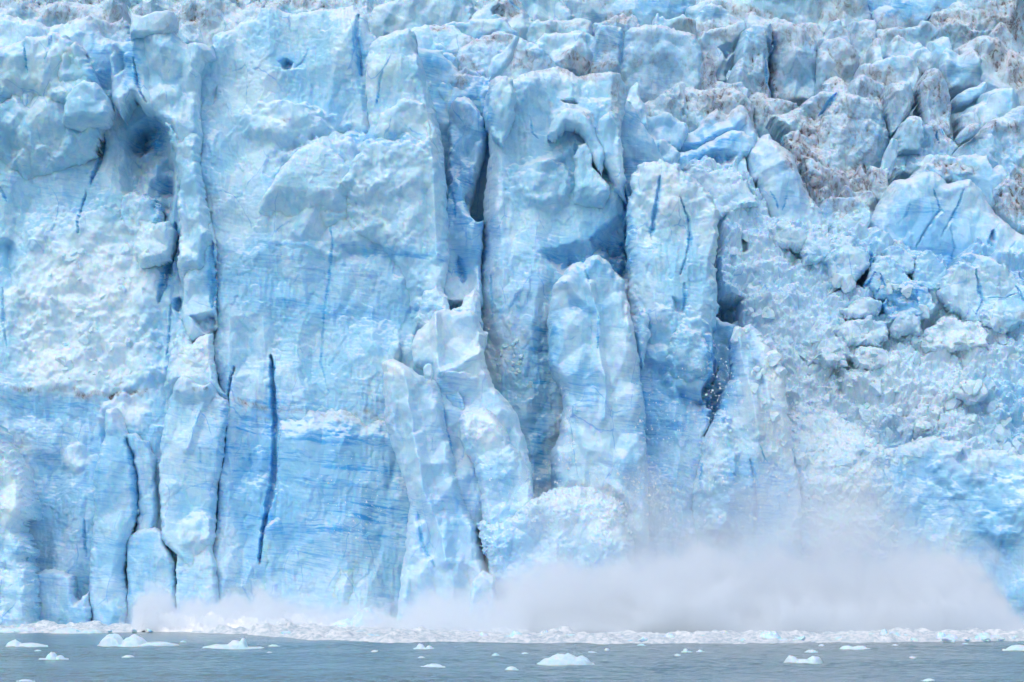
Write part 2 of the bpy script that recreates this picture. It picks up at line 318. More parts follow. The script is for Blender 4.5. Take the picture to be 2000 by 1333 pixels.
TOT = [0]
def make_ice(name, Y, poly, style='smooth', T=3.0, w=40, thick=14, lean=0.0, warp=5, fades=(), cuts=(), pits=(), ridges=(),
             seed=1, s=2.0, crumb=None, amp=1.0, snow=0.0, clear=0.0, grit=0.0, turn=0.0, push=0.2, keel=None, parent=None):
    """one body of ice: its outline seen from the water (photo pixels at distance Y), rounded in towards its edges,
    broken by facets, cut by crevasses, and closed by side walls that run back into the glacier"""
    P = pts(poly); xs = [p[0] for p in P]; ys = [p[1] for p in P]
    m = 4 * s + warp
    gu = np.arange(min(xs) - m, max(xs) + m, s, dtype=f4); gv = np.arange(min(ys) - m, max(ys) + m, s, dtype=f4)
    u, v = np.meshgrid(gu, gv)
    wu = warp * (1.3 * fbm(u / 38, v / 38, seed * 7 + 1, 4, .6)) + warp * .25 * noise(u / 5, v / 5, seed * 7 + 3)
    wv = warp * (1.3 * fbm(u / 38, v / 38, seed * 7 + 2, 4, .6)) + warp * .25 * noise(u / 5, v / 5, seed * 7 + 4)
    jg = facet(u / 17, v / 17, seed + 300, 3) - .5; wu = wu + warp * 1.1 * jg; wv = wv + warp * .8 * (facet(u / 11, v / 13, seed + 310, 3) - .5)
    d = sdf(u + wu, v + wv, P)
    rel = relief(u, v, style, seed * 13) * amp
    if crumb:
        for (cx, cy, rx, ry) in crumb:
            k = smooth(1.15, .7, np.hypot((u - cx) / rx, (v - cy) / ry) + .35 * fbm(u / 30, v / 30, seed + 99, 3))
            if k.max() > 0: rel = rel * (1 - .6 * k) + k * (relief(u, v, 'crumbly', seed * 13 + 5) * .8 + .6)
    di = np.clip(-d, 0, None)
    w = w * .55; T = T * .85
    e = np.clip(1 - di / w, 0, 1)
    dep = T * (1 - np.sqrt(np.clip(1 - e ** 2.2, 0, 1)))
    rel = rel * (0.55 + 0.45 * smooth(0, w * .6, di))
    dep = dep - rel
    y1 = max(ys)
    YL = Y + lean * (y1 - v) * 0.08 + turn * (u - (min(xs) + max(xs)) / 2) * 0.08      # the tilted plane it is laid out on
    cc = np.zeros(u.shape, f4)
    for (fx0, fy0, fx1, fy1, fd) in fades:
        ex, ey = fx1 - fx0, fy1 - fy0
        dep = dep + fd * smooth(0, 1, ((u - fx0) * ex + (v - fy0) * ey) / (ex * ex + ey * ey) + .22 * fbm(u / 40, v / 40, seed + 61, 4))
    for (line, cw, cd) in cuts:
        cw = cw * (.9 if cw > 3.2 else .75); L = pts(line); q, t = seg_dist(u + 3.2 * fbm(u / 14, v / 14, seed + 31, 3), v, L, False)
        ww = cw * (0.25 + 0.95 * np.clip(np.sin(np.pi * np.clip(t, 0, 1)), 0, 1) ** .6) * (0.95 + .4 * noise(v / 23, v * 0 + cw, seed + 8))
        ww = np.maximum(ww, .9)
        dep = dep + ((.5 if cw > 6.2 else .28) if cw > 3.2 else .25) * cd * (1 - smooth(0.4, 1.25, q / ww))
        cc = np.maximum(cc, 1 - smooth(0.9, 2.2, q / ww))  # cuts tinted blue: fresh clear ice plus painted crevasse shade
    for (pl, soft, pd) in pits:
        q = sdf(u + 6 * fbm(u / 24, v / 24, seed + 41, 4), v + 6 * fbm(u / 24 + 7, v / 24, seed + 42, 4), pts(pl))
        k = smooth(soft * .35, -soft, q)
        dep = dep + pd * k * (1.25 - .75 * facet(u / 34, v / 40, seed + 77, 4) - .25 * facet(u / 14, v / 15, seed + 78, 4))
    for (line, rw, rh) in ridges:
        q, t = seg_dist(u + 4 * fbm(u / 30, v / 30, seed + 51, 3), v, pts(line), False)
        dep = dep - rh * np.clip(1 - q / rw, 0, 1)
    # snap the outer rings to the outline; the last ring runs back
    gy, gx = np.gradient(d, s); gl = np.sqrt(gx * gx + gy * gy) + 1e-6
    keep = d < 2.6 * s
    mv = np.clip(d, 0, None)
    U = u - gx / gl * mv; Vv = v - gy / gl * mv
    back = d > s * 1.3
    U = np.where(back, U - gx / gl * .4 * s, U); Vv = np.where(back, Vv - gy / gl * .4 * s, Vv)
    dep = np.where(back, thick, dep)
    # overhang: blocks bulge upwards a little as well as outwards
    lift = np.where(back, 0, push * rel)
    X = (U - 1000) * YL / FPX; Z = CAMH - (Vv - HOR) * YL / FPX + lift; YY = YL + dep
    # stuff it is made of, with recess shade painted into the blue channel
    A = np.zeros(u.shape + (3,), f4)
    A[..., 0] = np.clip(blobs(u, v, CLEAR_AND_SHADE, 900) + clear + .8 * cc, 0, 1)
    A[..., 1] = np.clip(blobs(u, v, SNOW, 910) + snow, 0, 1) * (1 - cc)
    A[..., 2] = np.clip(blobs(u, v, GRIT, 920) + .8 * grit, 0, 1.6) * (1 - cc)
    A[..., 1] *= 1 - .7 * np.clip(A[..., 0] * 1.4 - .4, 0, 1)
    idx = -np.ones(u.shape, np.int64)
    q = keep[:-1, :-1] & keep[1:, :-1] & keep[:-1, 1:] & keep[1:, 1:]
    q &= ~(back[:-1, :-1] & back[1:, :-1] & back[:-1, 1:] & back[1:, 1:])
    use = np.zeros(u.shape, bool)
    use[:-1, :-1] |= q; use[1:, :-1] |= q; use[:-1, 1:] |= q; use[1:, 1:] |= q
    idx[use] = np.arange(use.sum())
    F = np.stack([idx[:-1, :-1][q], idx[1:, :-1][q], idx[1:, 1:][q], idx[:-1, 1:][q]], 1)
    V = np.stack([X[use], YY[use], Z[use]], 1)
    TOT[0] += len(V)
    cx = (min(xs) + max(xs)) / 2
    org = ((cx - 1000) * Y / FPX, Y + thick / 2, max(CAMH - (y1 - HOR) * Y / FPX, -2))
    return mesh_np(name, V, F, ICE, {'ice_kind_and_shade': A[use]}, style in ('cliff', 'smooth'), org)

# ------------------------------------------------------------------ the bodies of ice, far to near
_n = [0]
def ice(name, label, cat, Y, poly, group=None, kind=None, **k):
    _n[0] += 1; k.setdefault('seed', _n[0])
    o = make_ice(name, Y, poly, **k)
    if kind: o['kind'] = kind
    else: tag(o, label, cat, group)
    return o
F_ = 0.0
# the glacier itself behind everything, and the inner ice behind the crevasses, tinted blue to paint their darkness
ice('glacier', None, None, 860, '-260,-160 2260,-160 2260,420 -260,420', kind='structure', style='dirty', s=4, T=2, w=30, thick=60, lean=.5, amp=2.2, grit=.45)
ice('glacier_inner_ice', None, None, 520, '-60,90 200,100 420,90 860,90 950,200 1230,190 1330,360 1385,420 1392,610 1440,640 1450,800 1500,900 1560,1010 2060,1060 2060,1250 -60,1250', kind='structure', style='cliff', s=4, T=3, w=50, thick=50, clear=.45)

G1 = 'distant seracs along the skyline of the glacier'
ice('serac', 'hazy grey-streaked far serac in the top left corner behind the pale ridge', 'serac', 800, '-60,-30 40,-30 70,8 120,-8 180,4 214,-20 240,-30 250,120 -60,120', G1, style='dirty', T=7, w=60, grit=.25, s=2.5)
ice('serac', 'dull dirty serac behind the capped ice column, right of it', 'serac', 780, '330,40 350,0 368,-10 420,-20 470,8 500,-6 520,10 540,130 330,130', G1, style='dirty', T=7, w=50, grit=.35, s=2.5)
ice('serac', 'grey dirty serac peeking between the capped column and the left ridge', 'serac', 770, '150,60 190,32 214,40 240,28 262,70 262,140 150,140', G1, style='dirty', T=5, w=30, grit=.25)
ice('serac', 'brown-stained low serac top behind the widest cliff', 'serac', 790, '500,30 512,-20 600,-20 640,-10 700,-30 730,20 760,100 500,100', G1, style='dirty', T=5, w=40, grit=.4)
ice('serac', 'pale serac shoulder at the top edge above the widest cliff', 'serac', 770, '712,40 730,8 762,0 800,-20 880,-24 920,-10 930,60 900,100 712,100', G1, style='smooth', T=6, w=40, grit=.12)
ice('serac', 'white serac with a diagonal black crack at the top centre', 'serac', 740, '910,40 925,20 960,-10 985,-20 1010,-10 1030,20 1045,42 1040,90 910,90', G1, style='smooth', T=6, w=34, grit=.1, cuts=[('985,-6 1000,6 1014,15', 2, 1.5)], pits=[('958,24 975,12 990,18 986,33 962,34', 5, 4)])
ice('serac', 'plain pale blue far slab right of the diagonal crack', 'serac', 760, '1010,-30 1080,-30 1110,12 1122,30 1130,90 1000,90', G1, style='smooth', T=6, w=46)
ice('serac', 'wide blue far wall rising out of the top edge', 'serac', 790, '1085,-30 1240,-40 1355,-30 1362,20 1350,50 1340,110 1085,110', G1, style='smooth', T=6, w=60, clear=.25, grit=.1)
ice('serac', 'broad pale far serac along the top edge with brown rim', 'serac', 770, '1345,10 1385,-8 1440,-30 1560,-40 1690,-30 1706,20 1712,90 1345,90', G1, style='smooth', T=6, w=60, grit=.22)
ice('serac', 'bluest far serac at the top edge, right of centre', 'serac', 775, '1690,-30 1800,-40 1890,-20 1880,50 1850,110 1690,110', G1, style='smooth', T=6, w=50, clear=.3, grit=.08)
ice('serac', 'dirty far serac with brown drips in the top right corner', 'serac', 760, '1820,20 1860,6 1890,-20 1960,-30 2060,-30 2060,140 1820,120', G1, style='dirty', T=6, w=40, grit=.5)

G2 = 'seracs on the broken glacier surface above the front'
def D(label, Y, poly, **k):
    k.setdefault('style', 'smooth'); k.setdefault('T', 5); k.setdefault('w', 30); k.setdefault('warp', 4)
    ice('serac', label, 'serac', Y, poly, G2, **k)
D('long low white ice ledge at the top centre, flat topped', 700, '830,46 862,48 880,42 912,40 915,34 990,34 998,50 1012,62 1010,120 830,120', T=5, w=26)
D('pale block with a notched top right of the long white ledge', 690, '1028,60 1036,44 1048,36 1062,40 1078,34 1112,36 1124,28 1150,32 1158,40 1162,120 1030,120')
D('grit-covered brown mound beside a white knob at the head of the streaked wall', 700, '1155,48 1180,38 1200,28 1215,22 1226,28 1236,22 1248,26 1252,50 1250,100 1155,100', grit=.55, style='dirty', w=20)
D('small jagged white crest with a thin finger of ice', 690, '1276,40 1281,22 1287,22 1288,32 1294,28 1302,36 1322,34 1332,28 1342,38 1360,42 1366,90 1272,90', w=14, warp=2)
D('pale blue pointed serac on the skyline above the dark gully', 700, '1340,60 1358,38 1372,12 1388,4 1402,10 1430,24 1456,34 1462,60 1460,120 1330,120')
D('square white serac with dark line along its ledge at the upper right', 705, '1452,40 1460,18 1480,18 1484,28 1500,34 1520,30 1546,38 1560,110 1450,110', grit=.25, w=20)
D('low pale bluff between brown-rimmed seracs left of the box-shaped serac', 690, '1540,66 1560,46 1584,40 1600,46 1612,70 1624,140 1540,140', w=20, grit=.35)
D('boxy serac with flat dirty top and blue face at the upper right', 668, '1655,60 1660,42 1676,38 1700,36 1712,36 1715,52 1714,120 1700,160 1655,150', w=18, thick=20)
D('smooth rounded white serac just left of the boxy serac', 664, '1600,80 1619,60 1623,42 1640,38 1654,58 1668,70 1672,150 1600,150', w=20)
D('long pale terrace of ice at the upper right skyline', 700, '1700,60 1720,52 1790,52 1800,42 1812,44 1830,52 1880,60 1930,66 1950,140 1700,140', w=22, grit=.12)
D('row of low white lumps under the far right dirty slope', 690, '1830,54 1848,44 1880,50 1900,62 1950,58 1960,120 1830,120', w=14, grit=.3, style='dirty')
D('clean pale blue fin leaning left at the right edge', 640, '1938,64 1948,50 1958,44 1968,50 1982,72 2000,100 2030,150 1940,130', w=20)
D('triangular pale serac right of the boxy serac', 655, '1728,120 1738,90 1748,68 1756,64 1772,72 1790,80 1800,78 1812,96 1820,140 1725,150', w=22)
D('narrow blue-white spire beside the boxy serac', 650, '1702,120 1706,80 1714,66 1722,74 1728,110 1728,150 1700,150', w=12, warp=2)
D('large drip-streaked grey serac below the fin at the right edge', 630, '1870,90 1890,76 1916,70 1936,64 1954,72 1975,84 2010,110 2060,150 2060,240 1930,230 1900,200 1880,160', w=44, T=7, grit=.3)
D('rounded scalloped blue-grey serac in the middle of the upper right', 622, '1838,130 1842,98 1852,86 1864,90 1880,98 1900,92 1912,100 1922,120 1920,150 1930,180 1840,180', w=30, T=6)
D('white capped block left of the scalloped serac', 628, '1812,120 1816,80 1842,70 1858,78 1862,100 1850,160 1815,160', w=18)
D('flat white shelf of ice broken by brown cracks in the upper right', 630, '1750,130 1770,108 1790,98 1810,88 1822,100 1840,110 1850,150 1750,160', w=18, grit=.2)
D('round white knob beside the striped serac', 622, '1680,150 1682,124 1692,117 1704,122 1714,116 1730,110 1760,108 1790,116 1800,150 1795,200 1680,190', w=22, grit=.12)
D('grey wall with a fluted, soot-striped face left of the boxy serac', 640, '1600,90 1612,72 1640,66 1664,84 1684,104 1680,150 1660,210 1596,210', w=30, T=6, grit=.3)
D('tall square-shouldered wall striped with brown drips, right of the blue notch', 645, '1508,60 1520,42 1545,44 1570,56 1596,76 1602,110 1600,200 1505,215', w=30, T=6, grit=.3)
D('slender bright buttress with curled foot right of the black gully', 640, '1418,190 1428,140 1440,120 1444,80 1452,60 1470,46 1510,46 1512,90 1500,110 1512,200 1520,250 1430,250', w=34, T=6, grit=.2, style='dirty', pits=[('1492,80 1512,78 1512,104 1500,104', 5, 6)], cuts=[('1495,110 1498,160 1520,196', 3, 2.5), ('1516,140 1513,170', 3, 2)])
D('white saddle of ice over the black gully', 660, '1362,80 1372,60 1400,54 1430,44 1458,40 1462,70 1440,84 1436,100 1424,130 1418,165 1395,160 1375,120', w=18, pits=[('1400,92 1440,80 1436,100 1420,118 1408,98', 6, 6)])
D('big sheer blue-grey wall with vertical soot stripes', 640, '1212,140 1222,90 1220,56 1238,48 1290,43 1320,52 1362,60 1370,90 1378,130 1382,190 1400,260 1212,260', w=36, T=6, grit=.15, amp=.8)
D('grey silt-coated low face under the sheer striped wall', 615, '1250,200 1280,186 1310,170 1330,152 1345,166 1380,172 1400,168 1440,170 1470,200 1480,260 1520,330 1250,330', style='dirty', w=30, T=5, grit=.45)
D('blackened gully serac caked with grit', 625, '1376,110 1384,104 1396,120 1402,150 1424,160 1450,156 1464,180 1466,260 1380,260', style='dirty', w=16, grit=.55)
D('dirty grey spur running down to the brown rubble', 618, '1462,190 1480,178 1500,186 1530,196 1560,200 1576,230 1560,290 1470,290', style='dirty', w=30, grit=.4)
D('small brown-veined serac below the square-shouldered wall', 612, '1608,180 1614,150 1636,140 1650,152 1660,168 1690,190 1600,230', style='dirty', w=20, grit=.4)
D('pale mound with sooty arch on its top', 606, '1660,165 1680,146 1705,150 1730,160 1745,190 1745,260 1655,260', style='dirty', w=24, grit=.3)
D('bright lobe of ice left of a long blue crack in the upper right', 600, '1506,232 1512,222 1536,218 1560,206 1580,190 1604,178 1640,176 1650,200 1640,260 1600,300 1560,290 1530,260', style='dirty', w=28, grit=.25, cuts=[('1600,226 1618,206 1632,186', 3.5, 4)])
D('largest soot-smeared rounded wall right of the brown rubble valley', 596, '1545,262 1590,250 1612,220 1630,184 1650,170 1665,180 1690,186 1718,196 1732,220 1740,256 1742,290 1728,330 1700,380 1590,380 1560,310', style='dirty', w=46, T=8, grit=.28, amp=.9)
D('grey blade of ice between two blue cracks in the upper right', 594, '1732,170 1750,162 1780,166 1788,180 1790,200 1776,224 1760,252 1744,262 1738,230', style='dirty', w=18, grit=.3)
D('spotted pillar right of the bright blue crack', 592, '1795,170 1802,148 1815,132 1835,136 1848,152 1862,176 1862,230 1868,280 1840,276 1806,250 1800,210', style='dirty', w=26, grit=.45, T=6)
D('small pointed pale serac between the spotted pillar and the blade', 586, '1752,262 1764,240 1778,222 1790,220 1802,232 1806,262 1800,300 1756,300', w=16, grit=.15)
D('finger-shaped upright block standing in a blue cleft', 575, '1722,325 1732,290 1742,270 1754,268 1757,276 1752,310 1747,330 1740,350 1720,350', w=8, T=2, warp=1.5, thick=4)
D('group of leaning pale slabs right of the upright finger block', 590, '1752,300 1766,262 1790,244 1812,246 1826,238 1840,250 1862,276 1876,296 1850,340 1790,360 1750,345', style='dirty', w=24, grit=.2, cuts=[('1826,262 1832,286', 2.5, 3), ('1835,250 1840,270', 2.5, 3)])
D('long overhanging boulder with deep blue underside near the right edge', 600, '1864,196 1868,186 1890,172 1912,166 1926,154 1932,160 1930,172 1918,190 1895,204 1868,210', w=16, T=4, warp=2, thick=10)
D('smooth white boulder under the far right drip-streaked serac', 590, '1880,222 1896,214 1920,190 1926,174 1950,170 1980,168 1995,182 2000,200 1990,230 1960,260 1882,270', w=30, T=6)
D('blue shadowed recess wall behind the overhanging boulder', 625, '1862,200 1900,190 1910,230 1880,275 1866,280', w=8, clear=.4)
D('lozenge-shaped white boulder poised on the slope at the right', 572, '1870,270 1880,254 1896,240 1908,237 1917,242 1914,254 1900,266 1880,273', w=12, T=3, warp=1.5, thick=6)
D('broad slope of grey-veined ice at the right edge', 574, '1850,330 1880,282 1900,268 1920,254 1936,232 1965,222 1990,205 2060,190 2060,380 2000,400 1950,360 1860,350', w=40, T=7, grit=.25, style='dirty')
D('low grey hummock between the blue bowl serac and the slope', 566, '1780,344 1800,322 1830,302 1860,300 1880,310 1900,330 1906,350 1800,360', w=22, grit=.25, style='dirty')
D('pale leaning slab under the right-hand slope', 566, '1840,330 1880,300 1910,296 1930,300 1940,330 1955,318 1968,330 1985,380 1990,420 1900,420 1860,360', w=24, grit=.12)
D('curled white flake on the grey slope', 568, '1796,320 1812,300 1820,298 1830,308 1820,318 1800,326', w=8, T=2, warp=1, thick=4)
D('bluish right-edge serac with brown splinters', 562, '1940,370 1960,350 1975,330 1990,360 2010,372 2060,380 2060,470 1980,460 1950,420', w=24, grit=.35, style='dirty')

G3 = 'brown rubble blocks in the hollow behind the front'
for i, (lab, p) in enumerate([
    ('soot-coated debris bank curving down from the arch ridge', '1530,262 1560,250 1580,280 1590,320 1600,360 1640,400 1590,400 1560,350 1545,310'),
    ('brown splintered blocks under the smeared wall', '1560,300 1590,310 1620,330 1640,350 1660,380 1640,420 1590,400'),
    ('two-pronged gritty block under the smeared wall', '1622,350 1632,326 1640,330 1652,332 1660,350 1672,336 1682,322 1690,340 1704,352 1706,376 1620,390'),
    ('brown tipped spire block left of the blue bowl serac', '1696,350 1702,320 1716,326 1736,326 1742,350 1738,370 1722,400 1700,390'),
    ('grey rounded block with wet brown top in the hollow', '1640,380 1650,364 1664,372 1680,372 1700,376 1718,400 1722,420 1690,424 1650,410'),
    ('pale grey wedge at the left end of the hollow', '1600,372 1612,362 1624,372 1634,384 1636,400 1600,404')]):
    ice('ice_block', lab, 'ice block', 582 - i * 3, p, G3, style='dirty', T=3, w=14, warp=4, thick=8, grit=.5, amp=.9)

G4 = 'seracs just behind the lip of the calving front'
def E(label, Y, poly, **k):
    k.setdefault('style', 'smooth'); k.setdefault('T', 4); k.setdefault('w', 30); k.setdefault('warp', 4)
    ice('serac', label, 'serac', Y, poly, G4, **k)
E('jumble of white lumps behind the tall central cliff edge', 590, '760,62 800,52 830,44 862,50 884,48 900,60 920,70 940,84 960,80 1000,72 1020,90 1030,170 760,170', style='crumbly', amp=.7, grit=.1)
E('pale blocks in front of the streaked wall, top centre', 640, '1080,90 1095,68 1130,58 1160,66 1180,84 1190,130 1060,140', T=4)
E('white-topped step of ice beneath the notched block', 600, '1040,84 1064,60 1110,62 1142,60 1146,80 1160,100 1150,150 1040,150', style='smooth')
E('bright block with deep blue side beside the big sheer wall', 618, '1128,110 1146,98 1160,72 1165,50 1200,48 1219,54 1216,110 1212,140 1200,160 1130,160', T=4, w=20, grit=.12, clear=.12)
E('dirt-flecked cluster of small blocks behind the central tower', 575, '880,130 900,92 925,76 950,66 976,58 1000,64 1024,78 1060,88 1074,108 1090,130 1100,180 880,200', style='crumbly', grit=.2, amp=.8)
E('long slanted white slab lying across the dirt-flecked blocks', 560, '952,140 960,112 980,100 996,80 1006,68 1014,72 1006,90 1000,112 986,132 975,148 955,160', T=2.5, w=12, warp=2, thick=5, style='smooth', amp=.6)
E('blue-hollowed block behind the right edge of the tallest cliff', 570, '836,150 846,126 850,112 862,100 880,98 892,108 896,120 890,150 880,200 836,220', clear=.15, T=3, w=16)
E('grime-edged block leaning over the deep blue crevasse', 540, '884,150 894,136 910,134 930,140 950,150 946,166 940,180 930,192 918,198 900,190 886,186', T=3, w=14, warp=3, grit=.2, thick=14)
E('narrow clean spire standing right of the dirty-capped tower', 545, '1214,230 1220,200 1232,168 1244,159 1251,166 1252,190 1262,206 1268,250 1215,260', T=3, w=16, warp=2.5)
E('cluster of smooth white domes right of the narrow spire', 548, '1215,236 1262,220 1280,220 1296,215 1318,224 1340,240 1346,256 1330,290 1215,330', T=5, w=24, pits=[('1218,246 1230,256 1252,270 1256,280 1225,262', 4, 2)], style='smooth')
E('smooth winged arch of blue ice on the right', 552, '1300,286 1336,256 1363,245 1377,224 1390,213 1401,207 1408,214 1424,217 1432,206 1450,199 1460,206 1468,226 1474,245 1482,262 1486,310 1400,330 1300,330', T=7, w=34, amp=.75, warp=3, ridges=[('1310,284 1370,280 1400,262 1432,248 1440,240', 18, 2.2)], clear=.12)
E('blue-bellied slab below the winged arch', 546, '1300,300 1360,286 1400,262 1430,250 1455,250 1475,262 1480,290 1460,310 1440,340 1330,345 1296,330', T=7, w=34, clear=.2, amp=.8, pits=[('1364,312 1390,292 1440,300 1430,318 1380,334 1350,330', 12, 5)])
E('pale block with a straight vertical seam right of the central tower', 538, '1215,290 1240,276 1270,270 1300,272 1322,284 1330,300 1322,320 1330,360 1215,380', T=4, w=24, cuts=[('1283,276 1284,300 1281,320', 2, 1.5)])
E('small blocky stack between the blue slab and the horned serac', 548, '1424,330 1434,310 1433,302 1455,303 1458,325 1462,350 1440,348', T=2.5, w=10, warp=1.5, thick=6)
E('tall smooth horned serac with fluted skirt, right of centre', 545, '1456,300 1462,288 1478,276 1488,262 1496,252 1508,254 1514,266 1530,278 1546,290 1558,302 1562,326 1574,352 1590,380 1606,398 1620,430 1630,480 1520,480 1502,440 1496,410 1484,396 1478,370 1466,350 1458,326', T=9, w=60, amp=.7, warp=3, ridges=[('1470,350 1500,330 1536,318 1548,330 1560,400', 20, 1.6), ('1500,262 1530,330 1520,400', 26, 1.5)], pits=[('1472,358 1484,352 1480,364 1474,366', 3, 5)], cuts=[('1504,380 1520,410', 1.5, .8), ('1536,384 1528,412', 1.5, .8)])
E('wide bowl-shaped blue serac split by thin bright blue cracks', 552, '1672,480 1688,456 1700,430 1716,406 1727,394 1736,372 1744,356 1752,346 1783,342 1812,330 1828,328 1846,337 1856,348 1876,350 1896,345 1912,352 1926,366 1936,386 1960,414 1985,436 2030,470 2030,560 1700,560', T=9, w=60, amp=.7, warp=3,
  cuts=[('1822,372 1832,392 1838,412 1816,440 1802,462 1788,486', 3.2, 2.6), ('1882,372 1874,396 1860,424 1846,448 1838,466', 2.8, 2.2), ('1776,404 1770,424 1752,440', 1.5, .8), ('1856,446 1864,480 1860,510', 2.2, 1.6), ('1940,450 1932,500', 7, 4), ('1985,470 1962,500', 1.5, 1)], ridges=[('1850,372 1884,356 1900,350', 14, 1.2)])
E('little clean blocks on the saddle left of the bowl-shaped serac', 550, '1600,410 1612,392 1630,388 1650,386 1672,392 1690,404 1704,418 1690,470 1600,470', style='crumbly', T=3, w=14, amp=.8)

# ------------------------------------------------------------------ the calving front
G5 = 'ice cliffs of the calving front'
def W(name, label, cat, Y, poly, **k):
    k.setdefault('style', 'cliff'); k.setdefault('T', 3.5); k.setdefault('w', 60); k.setdefault('warp', 5); k.setdefault('thick', 12)
    ice(name, label, cat, Y, poly, G5, **k)
W('ice_cliff', 'left-hand ice cliff with arched cave, dark slits and a thin brown silt line', 'ice cliff', 503,
  '-60,40 0,30 14,25 45,38 84,50 110,42 133,33 168,28 180,34 185,58 205,76 222,84 240,78 262,110 330,110 380,120 420,130 440,400 440,1245 -60,1245',
  pits=[('238,270 246,246 262,234 284,226 308,232 324,256 334,290 343,330 341,370 334,400 322,434 300,438 262,410 240,372 236,330 246,300', 16, 4.6), ('244,250 270,236 300,240 296,280 262,292 246,276', 8, 2),
        ('300,340 322,300 340,330 336,372 328,420 312,400 306,370', 8, 2)],
  cuts=[('196,232 198,270 193,312 182,342 176,360', 4.5, 5), ('168,374 158,400 154,440 157,466', 3, 4), ('340,430 341,470 338,500 326,540 320,570 312,600', 6.5, 6), ('350,585 346,612', 7, 4), ('336,600 332,650 328,700', 3, 2.5),
        ('2,560 6,640 14,680', 3, 2), ('168,1020 170,1090', 3, 2.5), ('262,130 276,170 290,205', 2.5, 4), ('2,370 14,396', 2, 1.6), ('285,870 291,885', 3, 2)],
  crumb=[(190,560,150,150), (200,700,150,90), (270,470,70,50), (250,810,50,45), (150,900,30,30), (120,200,90,80)],
  ridges=[('0,100 60,130 120,90 170,60', 30, 1.6), ('130,85 150,120 185,170 190,230', 26, 2.2), ('10,480 20,560', 20, -2.5), ('190,790 200,900 190,1200', 26, 1.2)], lean=.04)
W('ice_cliff', 'low front shoulder of smooth pale ice in the upper left corner', 'ice cliff', 497, '-60,90 0,88 30,76 70,66 100,58 122,66 140,80 152,100 168,130 182,160 170,190 110,220 60,240 -60,260', style='smooth', T=4, w=34, warp=5, thick=9, fades=[(60,150,50,260,9)], cuts=[('48,90 52,140', 2, 1.5), ('100,60 98,100 90,120', 2, 1.2)])
W('ice_cliff', 'swelling pale bulge at the far left below the smooth shoulder', 'ice cliff', 500.5, '-60,210 0,196 40,170 90,160 130,156 170,168 196,190 196,240 180,300 120,330 40,360 -60,380', style='smooth', T=3.5, w=50, warp=7, thick=9, fades=[(100,250,90,390,9)])
W('ice_column', 'ice column topped by a bright white mushroom-like cap', 'ice column', 499, '215,84 236,80 252,78 262,62 300,66 338,60 346,70 360,80 392,82 415,86 420,110 398,120 388,140 384,200 392,260 380,330 350,300 330,250 300,225 276,215 262,190 250,200 236,230 214,190 212,140', style='smooth', T=4, w=34, warp=3, thick=9,
  cuts=[('262,120 268,160 276,190 288,204', 3.2, 4)], pits=[('214,100 230,100 246,110 246,130 222,150', 8, 3)])
W('ice_block', 'bright white block of ice capping the column at the upper left', 'ice block', 496, '249,10 259,22 277,27 288,22 301,18 320,20 337,20 342,32 341,50 333,60 320,66 300,68 280,71 266,71 252,75 251,60 255,45 251,28', style='smooth', T=3, w=16, warp=2, thick=6, amp=.5, snow=.35)
W('ice_pillar', 'smooth pale pillar bordering the right side of the arched cave', 'ice pillar', 498, '318,236 336,240 352,262 366,230 384,250 388,320 402,400 412,460 400,520 372,560 350,580 344,520 348,460 344,400 346,340 338,290', style='smooth', T=3, w=28, warp=5, thick=9, fades=[(370,500,360,590,7)])
W('ice_slab', 'smooth blue slab with a dark hollow at its foot, left of the widest cliff', 'ice slab', 498.5, '370,470 388,452 410,430 418,470 420,560 420,640 400,650 372,668 360,680 352,640 356,560 364,510', style='smooth', T=2, w=24, warp=2.5, thick=7, pits=[('372,622 396,616 420,612 420,650 392,650', 6, 4)], cuts=[('412,470 415,540 414,600', 7, 3)], amp=.6)
W('ice_cliff', 'widest and tallest ice cliff, crossed by slanting blue bands and two dark vertical cracks', 'ice cliff', 499,
  '372,130 384,104 413,88 413,77 416,63 437,56 465,40 486,34 500,28 507,12 522,8 542,10 560,17 574,19 600,15 630,12 660,14 690,6 700,20 716,40 722,60 760,100 800,150 848,280 858,420 862,560 860,640 850,700 840,800 830,1245 400,1245 410,900 420,820 436,780 412,700 418,620 404,470 378,400 366,300 366,200 368,150',
  T=2.6, w=70, fades=[(450,300,384,290,1)], cuts=[('529,692 533,760 536,840 535,900 531,950 522,1000 512,1050 507,1104', 6.1, 9), ('456,716 448,760 441,810 436,870 428,930 421,985 419,1040', 4.5, 6), ('700,30 697,80 704,120 706,150', 5, 4), ('600,90 590,116 574,132', 2.5, 1.5), ('640,380 650,480 632,620 625,700 640,760', 2, .8), ('490,880 486,930', 2, 1)],
  pits=[('545,124 562,110 572,118 566,136 552,140', 5, 2.5), ('415,175 425,160 424,185 414,205', 5, 2), ('655,245 690,238 720,262 700,292 664,282', 14, 2.6), ('740,268 790,262 800,290 770,300 744,292', 10, 2.2)],
  ridges=[('372,140 410,110 440,66', 24, 1.5), ('640,20 660,120 640,210 560,260', 40, 1.8), ('640,300 620,420 590,470', 30, 1.2)],
  crumb=[(700,330,160,70), (560,240,90,40), (640,440,120,60)], lean=.05)
